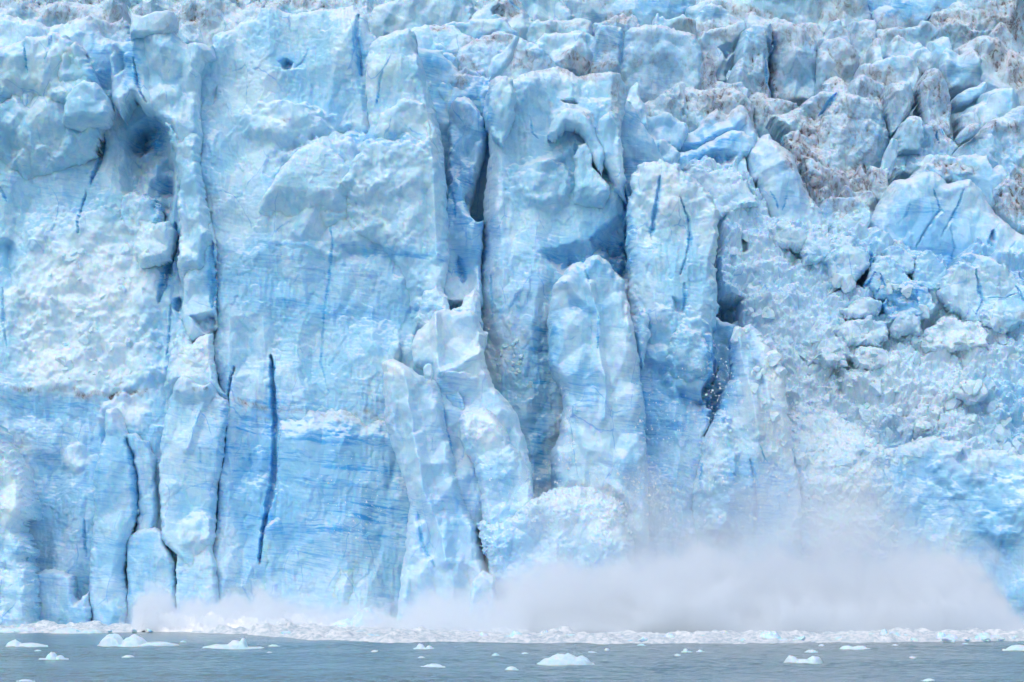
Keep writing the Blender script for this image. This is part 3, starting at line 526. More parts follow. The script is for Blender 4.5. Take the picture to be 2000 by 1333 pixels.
W('ice_buttress', 'tall rounded buttress forming the right-hand edge of the widest cliff', 'ice buttress', 495.5,
  '714,120 722,76 740,64 755,58 783,52 809,54 812,80 809,98 821,112 828,150 842,182 846,210 858,252 864,297 868,350 874,430 876,500 866,560 856,640 850,720 800,760 790,700 800,600 780,520 740,470 660,440 610,430 640,360 700,300 720,240 712,180',
  T=4, w=50, warp=5, thick=14, turn=.06, fades=[(770,400,640,480,8),(820,620,820,760,8)], cuts=[('700,140 708,190 718,230', 2.5, 2), ('760,120 744,150 736,200', 2, 1)], crumb=[(760,330,120,60)], ridges=[('812,110 830,200 846,330 852,500', 16, 1.5)], amp=.8)
W('ice_wall', 'streaked deep blue wall between the long dark crack and the toppling slab', 'ice wall', 497.5, '540,760 600,740 700,730 760,760 800,860 812,1000 800,1245 505,1245 520,1100 512,1080 516,1030 534,1010 540,960 542,880',
  T=2.5, w=24, warp=4, thick=9, amp=.6, clear=.05, fades=[(650,860,650,770,6)])
W('ice_pillar', 'serac column wedged deep inside the central blue crevasse', 'ice pillar', 512, '874,230 880,205 892,190 906,184 922,190 932,210 945,240 952,262 946,300 934,340 926,380 912,430 896,470 876,450 872,400 868,330 876,290', style='smooth', T=4, w=34, warp=4, thick=8, clear=.12)
W('ice_pillar', 'small pale blades of ice at the bottom of the central crevasse', 'ice pillar', 505, '866,400 876,360 888,345 902,356 910,400 916,420 930,440 944,430 940,520 944,600 860,600', style='smooth', T=3, w=18, warp=3, thick=6, cuts=[('884,380 890,430', 2, 1.5), ('895,500 905,550', 6, 4)], clear=.1)
W('ice_wall', 'smooth blue wall deep in the gap under the grime-edged block', 'ice wall', 522, '830,130 880,140 960,150 980,300 960,620 850,620', style='smooth', T=2, w=20, clear=.35)
W('ice_tower', 'central ice tower with a brown gritty cap and blue-banded lower face', 'ice tower', 500,
  '940,205 950,180 955,150 970,146 986,143 994,156 1010,150 1032,140 1055,134 1070,128 1088,118 1104,124 1130,138 1160,134 1190,132 1212,134 1224,150 1228,170 1218,215 1214,260 1220,320 1230,400 1234,460 1234,560 1250,700 1260,900 1250,1245 930,1245 936,1000 930,760 934,640 930,600 936,520 944,440 944,400 948,340 956,290 952,250',
  T=4, w=60, fades=[(985,400,935,400,4),(1190,300,1232,300,2.5)], cuts=[('1036,230 1040,262 1052,270', 2, 1.5), ('1122,276 1124,320', 2, 1.5), ('1216,360 1226,420 1232,500', 7, 6), ('958,540 962,620', 2, 1)],
  pits=[('1095,196 1120,190 1128,200 1112,206', 4, 2.5), ('1050,500 1110,478 1180,470 1230,440 1240,560 1120,550', 22, 4.5), ('1150,470 1240,400 1244,560 1190,540', 16, 5)],
  ridges=[('1060,330 1100,300 1130,280 1150,300 1170,360', 20, 1.8), ('1085,232 1110,215 1140,226 1155,250', 16, 2), ('970,230 975,330 965,450', 24, 1.4)], crumb=[(1060,360,60,50), (1000,180,50,40)], lean=.06)
W('ice_tower', 'crumbly-topped tower right of the central one, seamed by long blue cracks', 'ice tower', 497,
  '1232,352 1236,335 1248,330 1250,318 1268,319 1290,316 1290,306 1300,312 1310,322 1330,320 1331,334 1350,340 1372,360 1392,380 1402,410 1404,450 1398,520 1404,580 1402,640 1412,700 1400,760 1386,810 1360,1000 1380,1245 1226,1245 1240,1000 1236,800 1232,640 1230,560 1228,500 1226,440 1228,400',
  T=3.5, w=44, warp=6, cuts=[('1288,352 1286,380 1276,430 1271,468', 3.5, 3.5), ('1326,392 1344,430 1348,470 1338,510 1328,540', 3, 3.2), ('1336,556 1337,585 1334,612', 3.5, 2.5), ('1424,436 1410,470', 2, 2)],
  pits=[('1310,590 1345,600 1340,625 1316,615', 8, 2.5), ('1318,760 1370,770 1388,790 1340,800', 12, 3), ('1394,640 1430,640 1432,690 1428,740 1412,806 1384,796 1370,764 1392,730', 7, 9)], crumb=[(1310,370,70,70), (1350,700,60,80), (1300,660,60,60)])
W('ice_slope', 'rubble-strewn white ice slope filling the right of the front', 'ice slope', 519,
  '1300,330 1330,335 1360,330 1400,332 1430,334 1460,350 1480,380 1500,400 1504,436 1540,450 1580,446 1610,470 1640,470 1670,452 1700,458 1740,482 1760,480 1790,500 1836,524 1852,536 1874,510 1900,492 1930,500 1950,512 1990,500 2060,490 2060,960 1980,990 1800,1010 1600,1000 1480,980 1400,900 1410,760 1404,620 1400,520 1404,430',
  style='rubble', T=4, w=24, warp=6, lean=.55, thick=30, push=.5, amp=.95,
  pits=[('1380,600 1450,600 1450,820 1370,820', 10, 12), ('1602,780 1648,790 1640,748 1626,736', 8, 3), ('1640,722 1668,728 1666,745 1645,742', 5, 4), ('1610,600 1640,580 1700,520 1690,560 1650,590', 10, 4), ('1722,592 1790,560 1800,600 1740,620', 12, 3), ('1444,478 1460,478 1458,510 1450,508', 4, 4)],
  cuts=[('1702,520 1680,545 1656,562', 3.5, 3), ('1718,540 1724,566', 2.5, 2), ('1906,540 1914,570 1918,590 1908,612', 3, 3), ('1984,560 2000,590', 3, 2.5), ('1790,575 1791,598', 2.5, 2), ('1856,574 1916,570', 2, 1.5)])
W('ice_pillar', 'blue-cored pillar right of the dark hole in the front', 'ice pillar', 496, '1404,800 1412,768 1430,740 1432,700 1430,655 1446,640 1468,630 1486,646 1504,664 1520,690 1534,730 1540,780 1550,860 1570,980 1560,1245 1330,1245 1350,960 1378,860', style='cliff', T=4, w=50, warp=4, thick=10, amp=.8,
  ridges=[('1440,650 1462,760 1480,850', 16, 1.4)], cuts=[('1464,900 1474,940 1478,985 1472,1050', 4, 3), ('1484,870 1496,900', 2, 1.5), ('1372,900 1366,960', 2, 1)], pits=[('1470,700 1490,720 1500,790 1478,780', 8, 1.8), ('1384,740 1416,740 1408,800 1380,806', 6, 8)], crumb=[(1400,930,40,120)])
W('ice_wall', 'white churned rubble wall above the tallest spray', 'ice wall', 499, '1540,800 1580,780 1640,800 1700,840 1740,900 1760,1000 1760,1245 1540,1245 1530,1000', style='rubble', T=4, w=40, warp=8, thick=10, amp=.55, lean=.12, fades=[(1640,920,1640,800,8)])
W('ice_wall', 'pale banded wall at the lower right corner of the front', 'ice wall', 498, '1690,900 1720,880 1790,860 1830,850 1880,862 1900,880 1960,880 2060,900 2060,1245 1700,1245 1720,1000', style='cliff', T=4, w=50, warp=6, thick=10, amp=.9, cuts=[('1722,912 1738,958', 2.5, 2)], pits=[('1876,880 1890,900 1884,930 1870,900', 5, 2.5)], crumb=[(1960,1000,60,70), (1880,920,60,50)], lean=.1)

G6 = 'pillars at the foot of the calving front'
def Pl(name, label, cat, Y, poly, **k):
    k.setdefault('style', 'cliff'); k.setdefault('T', 2.4); k.setdefault('w', 26); k.setdefault('warp', 4); k.setdefault('thick', 8); k.setdefault('amp', .65)
    ice(name, label, cat, 501.5 - (501.5 - Y) * (.85 if Y < 488 else .55), poly, G6, **k)
Pl('ice_pillar', 'broad pale pillar with a slanting shoulder left of the first dark crack', 'ice pillar', 493, '345,742 362,735 384,748 402,758 410,750 424,768 440,780 446,800 438,850 432,900 422,950 418,1000 416,1060 400,1100 372,1120 342,1086 316,1060 312,1000 306,930 312,860 322,800 332,770',
   ridges=[('405,765 384,820 370,880', 14, 1.6)], crumb=[(375,745,50,40), (390,1040,40,40)], cuts=[('392,880 393,906', 1.5, 1)])
Pl('ice_ledge', 'crumbled white ledge above the broad pale pillar', 'ice ledge', 494, '330,690 345,650 352,620 362,640 372,668 392,655 412,650 414,700 420,740 446,784 400,790 350,780 330,790 316,820 318,760', style='crumbly', T=2.5, w=20, fades=[(370,740,370,800,5)])
Pl('ice_buttress', 'pale buttress standing in the spray below the slanting-shouldered pillar', 'ice buttress', 491, '340,1062 350,1050 384,1050 410,1060 420,1100 432,1245 336,1245 342,1120', T=2.5, w=22)
Pl('ice_buttress', 'short streaked buttress left of the spray, beside the dark base slit', 'ice buttress', 495, '244,1050 262,1036 300,1030 315,1040 322,1062 340,1100 344,1245 240,1245 246,1120', T=2.5, w=20)
Pl('ice_pillar', 'rounded smooth blue column with a dark slit down its right side', 'ice pillar', 493, '184,900 196,860 204,800 224,796 240,830 256,870 266,930 267,1000 256,1034 246,1060 240,1110 244,1160 240,1245 180,1245 168,1150 172,1080 180,1000 180,930', style='smooth', T=4, w=44, amp=.45, cuts=[('243,856 256,890 264,930 266,980 260,1030', 5.5, 6)])
Pl('ice_pillar', 'pale wedge right of the rounded blue column', 'ice pillar', 498, '240,850 262,846 290,866 300,900 306,1000 300,1060 262,1060 268,1000 268,930 258,890', T=2, w=18)
Pl('serac', 'white snow-crusted serac at the left edge by the water', 'serac', 486, '-60,790 -20,820 0,842 10,862 24,890 40,926 54,960 63,990 58,1010 40,1022 34,1040 50,1060 58,1080 46,1096 60,1120 66,1160 64,1245 -60,1245', style='crumbly', T=6, w=50, warp=6, thick=12, amp=.9)
Pl('ice_ledge', 'low blocky ice foot at the waterline on the left', 'ice ledge', 492, '60,1120 100,1110 140,1126 144,1180 170,1160 180,1245 60,1245', T=3, w=24)

G10 = 'blocks and bulges standing proud of the calving front'
for lab, Y, p, kw in [
 ('pointed pale block behind the swelling bulge in the upper left', 497, '100,190 112,130 122,100 134,84 146,78 156,88 166,112 180,142 196,172 170,200', dict(fades=[(140,140,140,200,5)])),
 ('rounded bulge with a shaded underside left of the cave', 494.5, '114,240 120,196 138,164 160,154 186,160 206,180 216,206 204,234 150,250', dict(fades=[(160,215,160,250,3)])),
 ('crumbled boulder jammed low in the arched cave', 504.5, '228,420 236,382 262,372 290,384 312,400 318,440 270,470 232,450', dict(warp=9, style='crumbly')),
 ('blocky shelf below the cave, against the black slit', 500, '258,500 262,466 284,446 308,440 330,434 338,452 332,505 306,520 270,522', dict(style='crumbly')),
 ('broad slanting plate raised from the middle of the widest cliff', 496.5, '500,410 530,350 560,310 590,284 620,272 648,290 680,322 716,352 700,410 650,446 540,450', dict(style='cliff', amp=.8, fades=[(600,360,600,450,5), (640,340,716,350,3)])),
 ('lit bulge under the shoulder of the tall rounded buttress', 493.5, '728,260 744,218 788,190 828,198 850,246 862,300 848,336 800,306 756,296', dict(fades=[(800,250,790,330,5)])),
 ('leaf-shaped slab at the upper left of the brown-capped tower', 497, '950,226 954,184 968,158 984,145 1000,152 1010,186 1002,230 980,282 962,262', {}),
 ('curved rib arching over a blue hollow on the brown-capped tower', 497.8, '1070,262 1076,236 1092,216 1112,206 1136,214 1156,232 1170,262 1186,300 1176,340 1160,312 1148,274 1128,250 1104,246 1088,268', dict(amp=.6)),
 ('upright rounded block in the middle of the brown-capped tower', 497.6, '1122,390 1122,300 1130,280 1146,275 1157,290 1160,322 1180,344 1194,374 1180,404', dict(fades=[(1150,350,1150,410,4)])),
 ('pale wedge hanging at the right shoulder of the brown-capped tower', 498.3, '1160,262 1172,230 1190,214 1208,240 1214,290 1222,340 1226,390 1204,370 1186,330', dict(fades=[(1190,320,1210,400,4)])),
 ('crumbling shelf low on the widest cliff beside the central gap', 494, '810,620 826,570 850,556 872,580 880,610 900,600 924,560 936,580 940,640 900,660 830,650', dict(style='crumbly')),
 ('small overhung block beside the jagged white tip of the toppling slab', 496, '758,690 762,674 776,668 782,680 780,712 770,730 760,716', dict(T=1.5, amp=.5)),
 ('squared pale block at the left foot of the seamed tower', 494, '1236,620 1250,600 1266,616 1270,660 1256,720 1240,700', dict(style='crumbly', T=2)),
 ('fluted pale shoulder low on the seamed tower above the dark hole', 493.5, '1300,700 1310,660 1330,632 1350,640 1372,650 1390,690 1380,730 1350,760 1316,750', dict(style='crumbly', fades=[(1340,710,1330,770,4)]))]:
    kw.setdefault('style', 'smooth'); kw.setdefault('T', 3); kw.setdefault('amp', .7); kw.setdefault('thick', 9)
    kw.setdefault('warp', 4); ice('ice_block', lab, 'ice block', Y, p, G10, w=30, **kw)

G7 = 'slabs breaking off the front and falling'
def H(name, label, cat, Y, poly, **k):
    k.setdefault('style', 'smooth'); k.setdefault('T', 5); k.setdefault('w', 34); k.setdefault('warp', 3.5); k.setdefault('thick', 14)
    ice(name, label, cat, Y, poly, G7, **k)
H('ice_tower', 'leaning slab tower with a cleft top standing off the central cliff', 'ice tower', 486, '1077,558 1088,548 1101,536 1105,523 1117,508 1137,506 1140,512 1146,500 1156,495 1170,494 1189,505 1198,521 1210,535 1222,544 1224,570 1232,600 1240,640 1250,700 1262,800 1270,1000 1270,1245 1070,1245 1080,1000 1076,880 1090,850 1100,800 1100,766 1090,742 1074,716 1070,700 1074,660 1070,620 1074,590',
  T=6, w=40, ridges=[('1150,560 1168,620 1170,700 1184,760 1180,820', 12, 1.8), ('1077,558 1110,560 1150,600', 14, 1.2)], cuts=[('1140,508 1142,530 1152,560', 2.5, 2), ('1168,620 1168,680', 2, 1.5)], amp=.7, crumb=[(1234,620,14,50)], turn=.05)
H('ice_slab', 'rounded head of a toppling slab with a white broken crown', 'ice slab', 477, '800,676 806,657 823,633 841,621 850,606 867,598 881,600 905,605 920,605 932,620 940,636 947,657 944,682 950,720 968,756 986,773 1000,794 1010,808 1016,832 1028,860 1040,920 1046,1000 1060,1245 900,1245 880,1000 860,850 850,790 839,720 806,708', T=6, w=34, ridges=[('850,612 854,680 858,730', 12, 1.8), ('858,732 900,716 944,690', 12, 1.6)], crumb=[(960,680,30,60), (890,750,40,20)], amp=.7, snow=.3)
H('ice_slab', 'long slab toppling to the left with a jagged white tip', 'ice slab', 474, '741,712 746,705 758,702 765,698 780,704 797,716 820,728 846,738 860,756 864,780 874,832 886,880 896,931 913,984 934,1030 944,1070 953,1110 960,1245 770,1245 782,1110 790,1060 797,985 790,945 775,900 762,870 750,830 746,770', T=7, w=44,
  ridges=[('790,720 800,790 812,870 830,960 862,1040 870,1100', 22, 2.6), ('862,762 880,860 900,950', 10, 1.2)], cuts=[('866,790 876,850 884,890', 2, 2), ('816,1000 824,1060 850,1110', 3, 1.2)], turn=-.08, snow=.35)
H('ice_block', 'bright white block dropping in front of the rounded slab head', 'ice block', 470, '895,820 902,808 923,798 944,794 958,801 968,815 986,836 996,864 1014,881 1026,896 1036,930 1040,960 1044,1010 1030,1060 960,1070 944,1030 938,980 934,940 926,910 912,888 900,856', style='crumbly', T=5, w=28, snow=.3, thick=12, amp=.75)
H('ice_block', 'huge shattering block of white and blue ice plunging into the spray', 'ice block', 466, '930,1020 944,1012 956,1018 969,1015 1005,1002 1040,977 1076,960 1100,952 1129,950 1160,954 1182,963 1205,975 1218,991 1232,1020 1240,1060 1244,1245 968,1245 960,1130 950,1100 938,1060', style='crumbly', T=8, w=60, snow=.25, thick=16, amp=1.1, warp=7)
H('ice_block', 'white pinnacle poking from the spray under the shattering block', 'ice block', 455, '918,1150 922,1136 932,1124 944,1114 952,1120 966,1130 976,1245 914,1245', T=3, w=14, snow=.5, thick=8, warp=3)
H('ice_block', 'small pale slab sliding behind the toppling slab', 'ice block', 478, '868,770 884,756 900,770 910,800 902,820 915,860 900,880 880,850', T=2, w=10, thick=5, warp=3, amp=.6)
H('ice_block', 'little white block perched on the toppling slab beside the rounded head', 'ice block', 471, '824,722 832,712 842,712 846,728 842,742 828,738', T=2, w=7, thick=3, warp=2, snow=.6, amp=.5)

G9 = 'large blocks lying on the rubble slope at the right of the front'
for lab, p, kw in [
 ('pale rounded mass of ice at the top left of the rubble slope', '1330,342 1350,331 1378,335 1400,328 1424,329 1440,340 1458,350 1470,370 1482,400 1400,430 1340,410', dict(style='crumbly', amp=.8)),
 ('broad pale hump crowning the slope below the little clean blocks', '1612,510 1622,480 1634,464 1650,456 1664,462 1674,484 1700,500 1694,530 1660,566 1620,560', {}),
 ('white shelf of ice under the skirt of the horned serac', '1500,446 1516,436 1540,438 1568,452 1584,470 1570,492 1520,486', dict(style='crumbly')),
 ('step of ice right of the white shelf', '1560,470 1578,452 1604,450 1628,466 1640,490 1630,516 1570,520', {}),
 ('twin-topped white block below the foot of the bowl-shaped serac', '1728,488 1738,480 1748,484 1758,479 1770,490 1782,504 1786,536 1740,540', {}),
 ('upright white block between the twin-topped block and the largest dome', '1784,510 1800,496 1812,491 1830,495 1838,516 1852,526 1850,570 1786,570', {}),
 ('largest pale dome on the rubble slope, cut by a curved blue crack', '1848,530 1874,507 1878,500 1896,492 1916,493 1938,504 1952,514 1980,536 2000,552 2060,570 2060,630 1960,650 1900,626 1860,606 1830,570', dict(cuts=[('1904,530 1912,560 1920,586 1908,614', 3, 2.2), ('1984,560 2000,600', 2.5, 2), ('1930,582 1964,584 1985,576', 1.5, 1)])),
 ('boulder veined with forked blue cracks', '1700,520 1714,500 1740,498 1756,510 1770,530 1790,548 1806,566 1812,590 1780,606 1730,590 1708,584 1690,566', dict(cuts=[('1718,542 1724,562 1708,580', 2.5, 2), ('1706,540 1690,566 1708,580', 2, 1.5)])),
 ('boulder hollowed by a blue cavity', '1722,596 1736,566 1772,546 1800,552 1818,576 1830,606 1800,626 1740,632', dict(pits=[('1734,578 1760,568 1768,580 1792,590 1790,612 1740,620 1728,600', 7, 3)], clear=.25, cuts=[('1788,574 1790,600', 2, 1.5)])),
 ('flat white cake of ice resting below the forked boulder', '1642,608 1660,597 1672,587 1700,583 1722,590 1724,604 1712,616 1690,623 1660,624', dict(thick=5, snow=.2)),
 ('broad white block under the flat cake', '1630,646 1650,630 1690,624 1734,624 1742,642 1740,668 1700,680 1650,676', dict(style='crumbly')),
 ('cubic white block beneath the blue cavity', '1740,634 1760,616 1776,613 1792,618 1800,636 1800,656 1744,660', dict(snow=.2)),
 ('long white block right of the cubic one', '1802,652 1815,642 1840,621 1864,617 1880,630 1900,634 1936,652 1930,684 1810,692', {}),
 ('rounded block at the right under the largest dome', '1908,618 1916,600 1930,592 1960,596 1976,606 1984,622 1980,646 1940,646', {}),
 ('smooth grey-white boulder on the lower right of the slope', '1862,764 1876,748 1900,742 1922,746 1932,762 1926,782 1900,792 1870,780', dict(snow=.2)),
 ('upright slab wedged in the lower rubble', '1786,830 1798,812 1820,814 1824,846 1812,858 1788,856', {}),
 ('squat block left of the deep blue hollow in the rubble', '1590,700 1606,680 1640,672 1656,690 1650,716 1610,724', dict(style='crumbly')),
 ('knobbly block in the middle of the rubble slope', '1660,700 1676,680 1712,676 1740,690 1744,716 1700,728 1668,722', dict(style='crumbly'))]:
    P_ = pts(p); vb = max(q[1] for q in P_)
    kw.setdefault('style', 'crumbly'); kw.setdefault('thick', 10)
    ice('ice_block', lab, 'ice block', 519 + .044 * (1010 - vb) - 5.8, p, G9, T=3, w=20, warp=7, lean=.25, amp=kw.pop('amp', .75), **kw)

# ------------------------------------------------------------------ the water
def water_material():
    m, nt, bs = newmat('sea_water')
    geo = N(nt, 'ShaderNodeNewGeometry'); pos = geo.outputs['Position']
    bs.inputs['Base Color'].default_value = (0.16, 0.24, 0.258, 1)
    bs.inputs['Roughness'].default_value = 0.16; bs.inputs['IOR'].default_value = 1.333
    n = noisen(nt, scaled(nt, pos, (1.0, 0.45, 1)), 1.1, 5, 0.6, 0.4)
    n2 = noisen(nt, scaled(nt, pos, (0.25, 0.12, 1)), 1.0, 3, 0.5)
    h = mathn(nt, 'MULTIPLY', n, mathn(nt, 'MULTIPLY_ADD', n2, 1.2, 0.3))
    bp = N(nt, 'ShaderNodeBump'); bp.inputs['Strength'].default_value = 1.0; bp.inputs['Distance'].default_value = 0.35
    nt.links.new(h, bp.inputs['Height']); nt.links.new(bp.outputs[0], bs.inputs['Normal'])
    return m
WATER = water_material()
def sea():
    xs = np.concatenate([[-6000, -2500, -900, -400, -200, -130], np.arange(-95, 95.1, .36), [130, 200, 400, 900, 2500, 6000]]).astype(f4)
    ys = np.concatenate([[-3000, -800, -200, 0, 100, 180, 220, 245], np.arange(258, 515, .5), [540, 700, 1200, 3000, 9000]]).astype(f4)
    x, y = np.meshgrid(xs, ys)
    calm = 1 - .72 * smooth(395, 420, y + 7 * fbm(x / 30, y / 12, 5, 2))
    amp = smooth(250, 262, y) * (1 - smooth(505, 514, y)) * smooth(105, 94, np.abs(x))
    z = .20 * fbm(x / 5.2 + .3 * y / 6, y / 4.6, 61, 4, .62) + .07 * fbm(x / 1.5, y / 1.7, 62, 2)
    z = 1.5 * z * amp * calm * (.7 + .8 * fbm(x / 40, y / 30, 63, 2))
    V = np.stack([x, y, z], -1).reshape(-1, 3)
    i = np.arange(x.size).reshape(x.shape)
    F = np.stack([i[:-1, :-1], i[:-1, 1:], i[1:, 1:], i[1:, :-1]], -1).reshape(-1, 4)
    o = mesh_np('sea_water', V, F, WATER); o['kind'] = 'structure'
sea()

# ------------------------------------------------------------------ floating ice
def wx(u, Y): return (u - 1000) * Y / FPX
def floe(label, x0, x1, vw, hp, peaks, seed, name='ice_floe', group='ice floes drifting on the open water', slab=.22, snow=.75):
    Y = CAMH * FPX / (vw - HOR); px = Y / FPX
    W = (x1 - x0) * px; cx = wx((x0 + x1) / 2, Y); Dp = max(.5 * W, 1.6); H = .88 * hp * px
    n = int(min(150, max(26, (x1 - x0) / 1.2))); ny = max(18, n // 2)
    a, b = np.meshgrid(np.linspace(-1.06, 1.06, n).astype(f4), np.linspace(-1.06, 1.06, ny).astype(f4))
    r = np.sqrt(a * a + b * b) + .16 * fbm(a * 1.7 + seed, b * 1.7, seed, 3)
    edge = smooth(1.02, .93, r)
    k = np.zeros(a.shape, f4)
    for (pxf, hf, wf) in peaks:
        t = (a - pxf) / wf
        k = np.maximum(k, hf * np.clip(1 - (t * t + .8 * b * b), 0, 1) ** .7)
    ff = .75 + .3 * facet(a * 3.2 + seed, b * 2.4, seed + 3, 4) + .3 * fbm(a * 5 + seed, b * 5, seed + 4, 4)
    z = -.25 + edge * (.25 + min(slab, H * .45) * (.7 + .5 * fbm(a * 3 + seed, b * 3, seed + 9, 3)) + H * k * ff)
    x = a * W / 2; y = (b + 1) * Dp / 2
    V = np.stack([x, y, z], -1).reshape(-1, 3); i = np.arange(x.size).reshape(x.shape)
    F = np.stack([i[:-1, :-1], i[:-1, 1:], i[1:, 1:], i[1:, :-1]], -1).reshape(-1, 4)
    A = np.zeros((len(V), 3), f4); A[:, 1] = snow; A[:, 0] = .0
    o = mesh_np(name, V, F, ICE, {'ice_kind_and_shade': A}); o.location = (cx, Y, 0)
    return tag(o, label, 'ice floe', group)
FL = [
 ('low flat floe, humped at its left end, nearest the left edge', 5, 93, 1264, 12, [(-.55, 1, .35), (.1, .45, .7)]),
 ('largest white floe on the left with twin rounded humps and a long flat tail', 182, 350, 1263, 25, [(-.62, 1, .3), (-.1, .85, .3), (.4, .25, .5)]),
 ('white floe with a small notched crest midway along, second large one from the left', 387, 516, 1268, 20, [(.1, .8, .3), (.32, 1, .14), (-.3, .35, .6)]),
 ('small pointed floe near the lower left corner of the water', 72, 133, 1290, 15, [(-.1, 1, .4), (.4, .5, .3)]),
 ('domed white floe, the largest one in the middle of the open water', 1048, 1163, 1299, 21, [(-.05, 1, .75), (.5, .75, .35), (-.5, .6, .4)]),
 ('small low floe with two bumps left of the middle of the water', 806, 849, 1269, 10, [(-.3, 1, .4), (.5, .6, .3)]),
 ('thin pale floe well below the two-bump floe', 820, 872, 1304, 6, [(0, 1, .7)]),
 ('tiny rounded floe left of and below the domed floe', 985, 1013, 1310, 7, [(0, 1, .8)]),
 ('two-lobed white floe right of centre', 1532, 1610, 1296, 14, [(-.6, 1, .35), (.55, .95, .4), (0, .4, .5)]),
 ('thin tabular floe just off the brash line on the right', 1640, 1702, 1269, 8, [(-.5, .8, .4), (.3, .7, .5)]),
 ('low white floe cut off by the right edge', 1957, 2030, 1272, 11, [(0, 1, .7)]),
 ('small flat floe above the two-lobed one', 1571, 1600, 1275, 5, [(0, 1, .7)]),
 ('small lumpy floe off the brash line right of the domed floe', 1331, 1353, 1275, 7, [(-.2, 1, .5)]),
 ('tiny floe trailing right of the small lumpy one', 1360, 1377, 1274, 4, [(0, 1, .6)]),
 ('low floe cut by the bottom edge at the lower left', 28, 66, 1332, 4, [(0, 1, .7)]),
 ('low floe cut by the bottom edge on the right', 1800, 1834, 1332, 5, [(0, 1, .7)])]
for i, (lab, x0, x1, vw, hp, pk) in enumerate(FL): floe(lab, x0, x1, vw, hp, pk, 200 + i * 7)
for i, (x0, x1, vw, hp) in enumerate([(723,741,1274,3),(815,830,1286,3),(960,976,1281,4),(1018,1032,1277,2),(1180,1192,1271,4),(1145,1166,1275,2),(1243,1263,1262,3),(1317,1331,1281,3),(1776,1792,1286,3),
    (235,263,1285,4),(350,363,1255,3),(520,546,1264,4),(518,532,1277,3),(64,80,1273,3),(1600,1612,1262,3),(1743,1756,1261,2),(1880,1894,1259,2)]):
    floe('scrap of white ice awash on the open water, only a few pixels tall', x0, x1, vw, hp, [(0, 1, .8)], 400 + i * 3, 'ice_scrap', 'small scraps of ice on the open water')

# lumps standing in the brash line
G8 = 'larger lumps in the brash line at the foot of the front'
for i, (lab, x0, x1, vw, hp, pk) in enumerate([
 ('bluish churned mound of ice boiling up left of the main spray', 640, 785, 1236, 50, [(0, 1, .5), (-.5, .5, .5), (.55, .45, .45)]),
 ('white lump in the brash under the shattering block', 920, 968, 1250, 12, [(0, 1, .5)]),
 ('pale double lump in the brash at the middle', 985, 1045, 1251, 19, [(-.2, 1, .5), (.5, .5, .4)]),
 ('low triangular lump in the brash right of the middle', 1268, 1330, 1252, 16, [(.3, 1, .4), (-.4, .5, .4)]),
 ('pointed pale-blue lump in the brash, first of a close pair', 1393, 1442, 1252, 19, [(0, 1, .5)]),
 ('smooth blue-tinged lump in the brash, second of a close pair', 1466, 1536, 1253, 21, [(.1, 1, .7)]),
 ('tallest jagged lump in the brash on the right with a curled peak', 1692, 1800, 1251, 24, [(-.3, 1, .16), (0, .7, .4), (.4, .4, .5), (-.7, .5, .3)]),
 ('rounded lump in the brash right of the tallest one', 1818, 1884, 1252, 17, [(-.3, 1, .35), (.3, .7, .4)]),
 ('last broad lump in the brash near the right edge', 1896, 1962, 1251, 14, [(-.2, 1, .5), (.5, .6, .4)]),
 ('long low white cake in the brash under the left splash', 90, 200, 1238, 9, [(-.3, 1, .5), (.5, .6, .4)]),
 ('long white cake of ice running from the left edge along the cliff foot', -20, 62, 1236, 8, [(0, 1, .7)])]):
    floe(lab, x0, x1, vw, hp, pk, 600 + i * 11, 'ice_lump', G8, slab=.3, snow=.5 if i in (0, 4, 5) else .8)

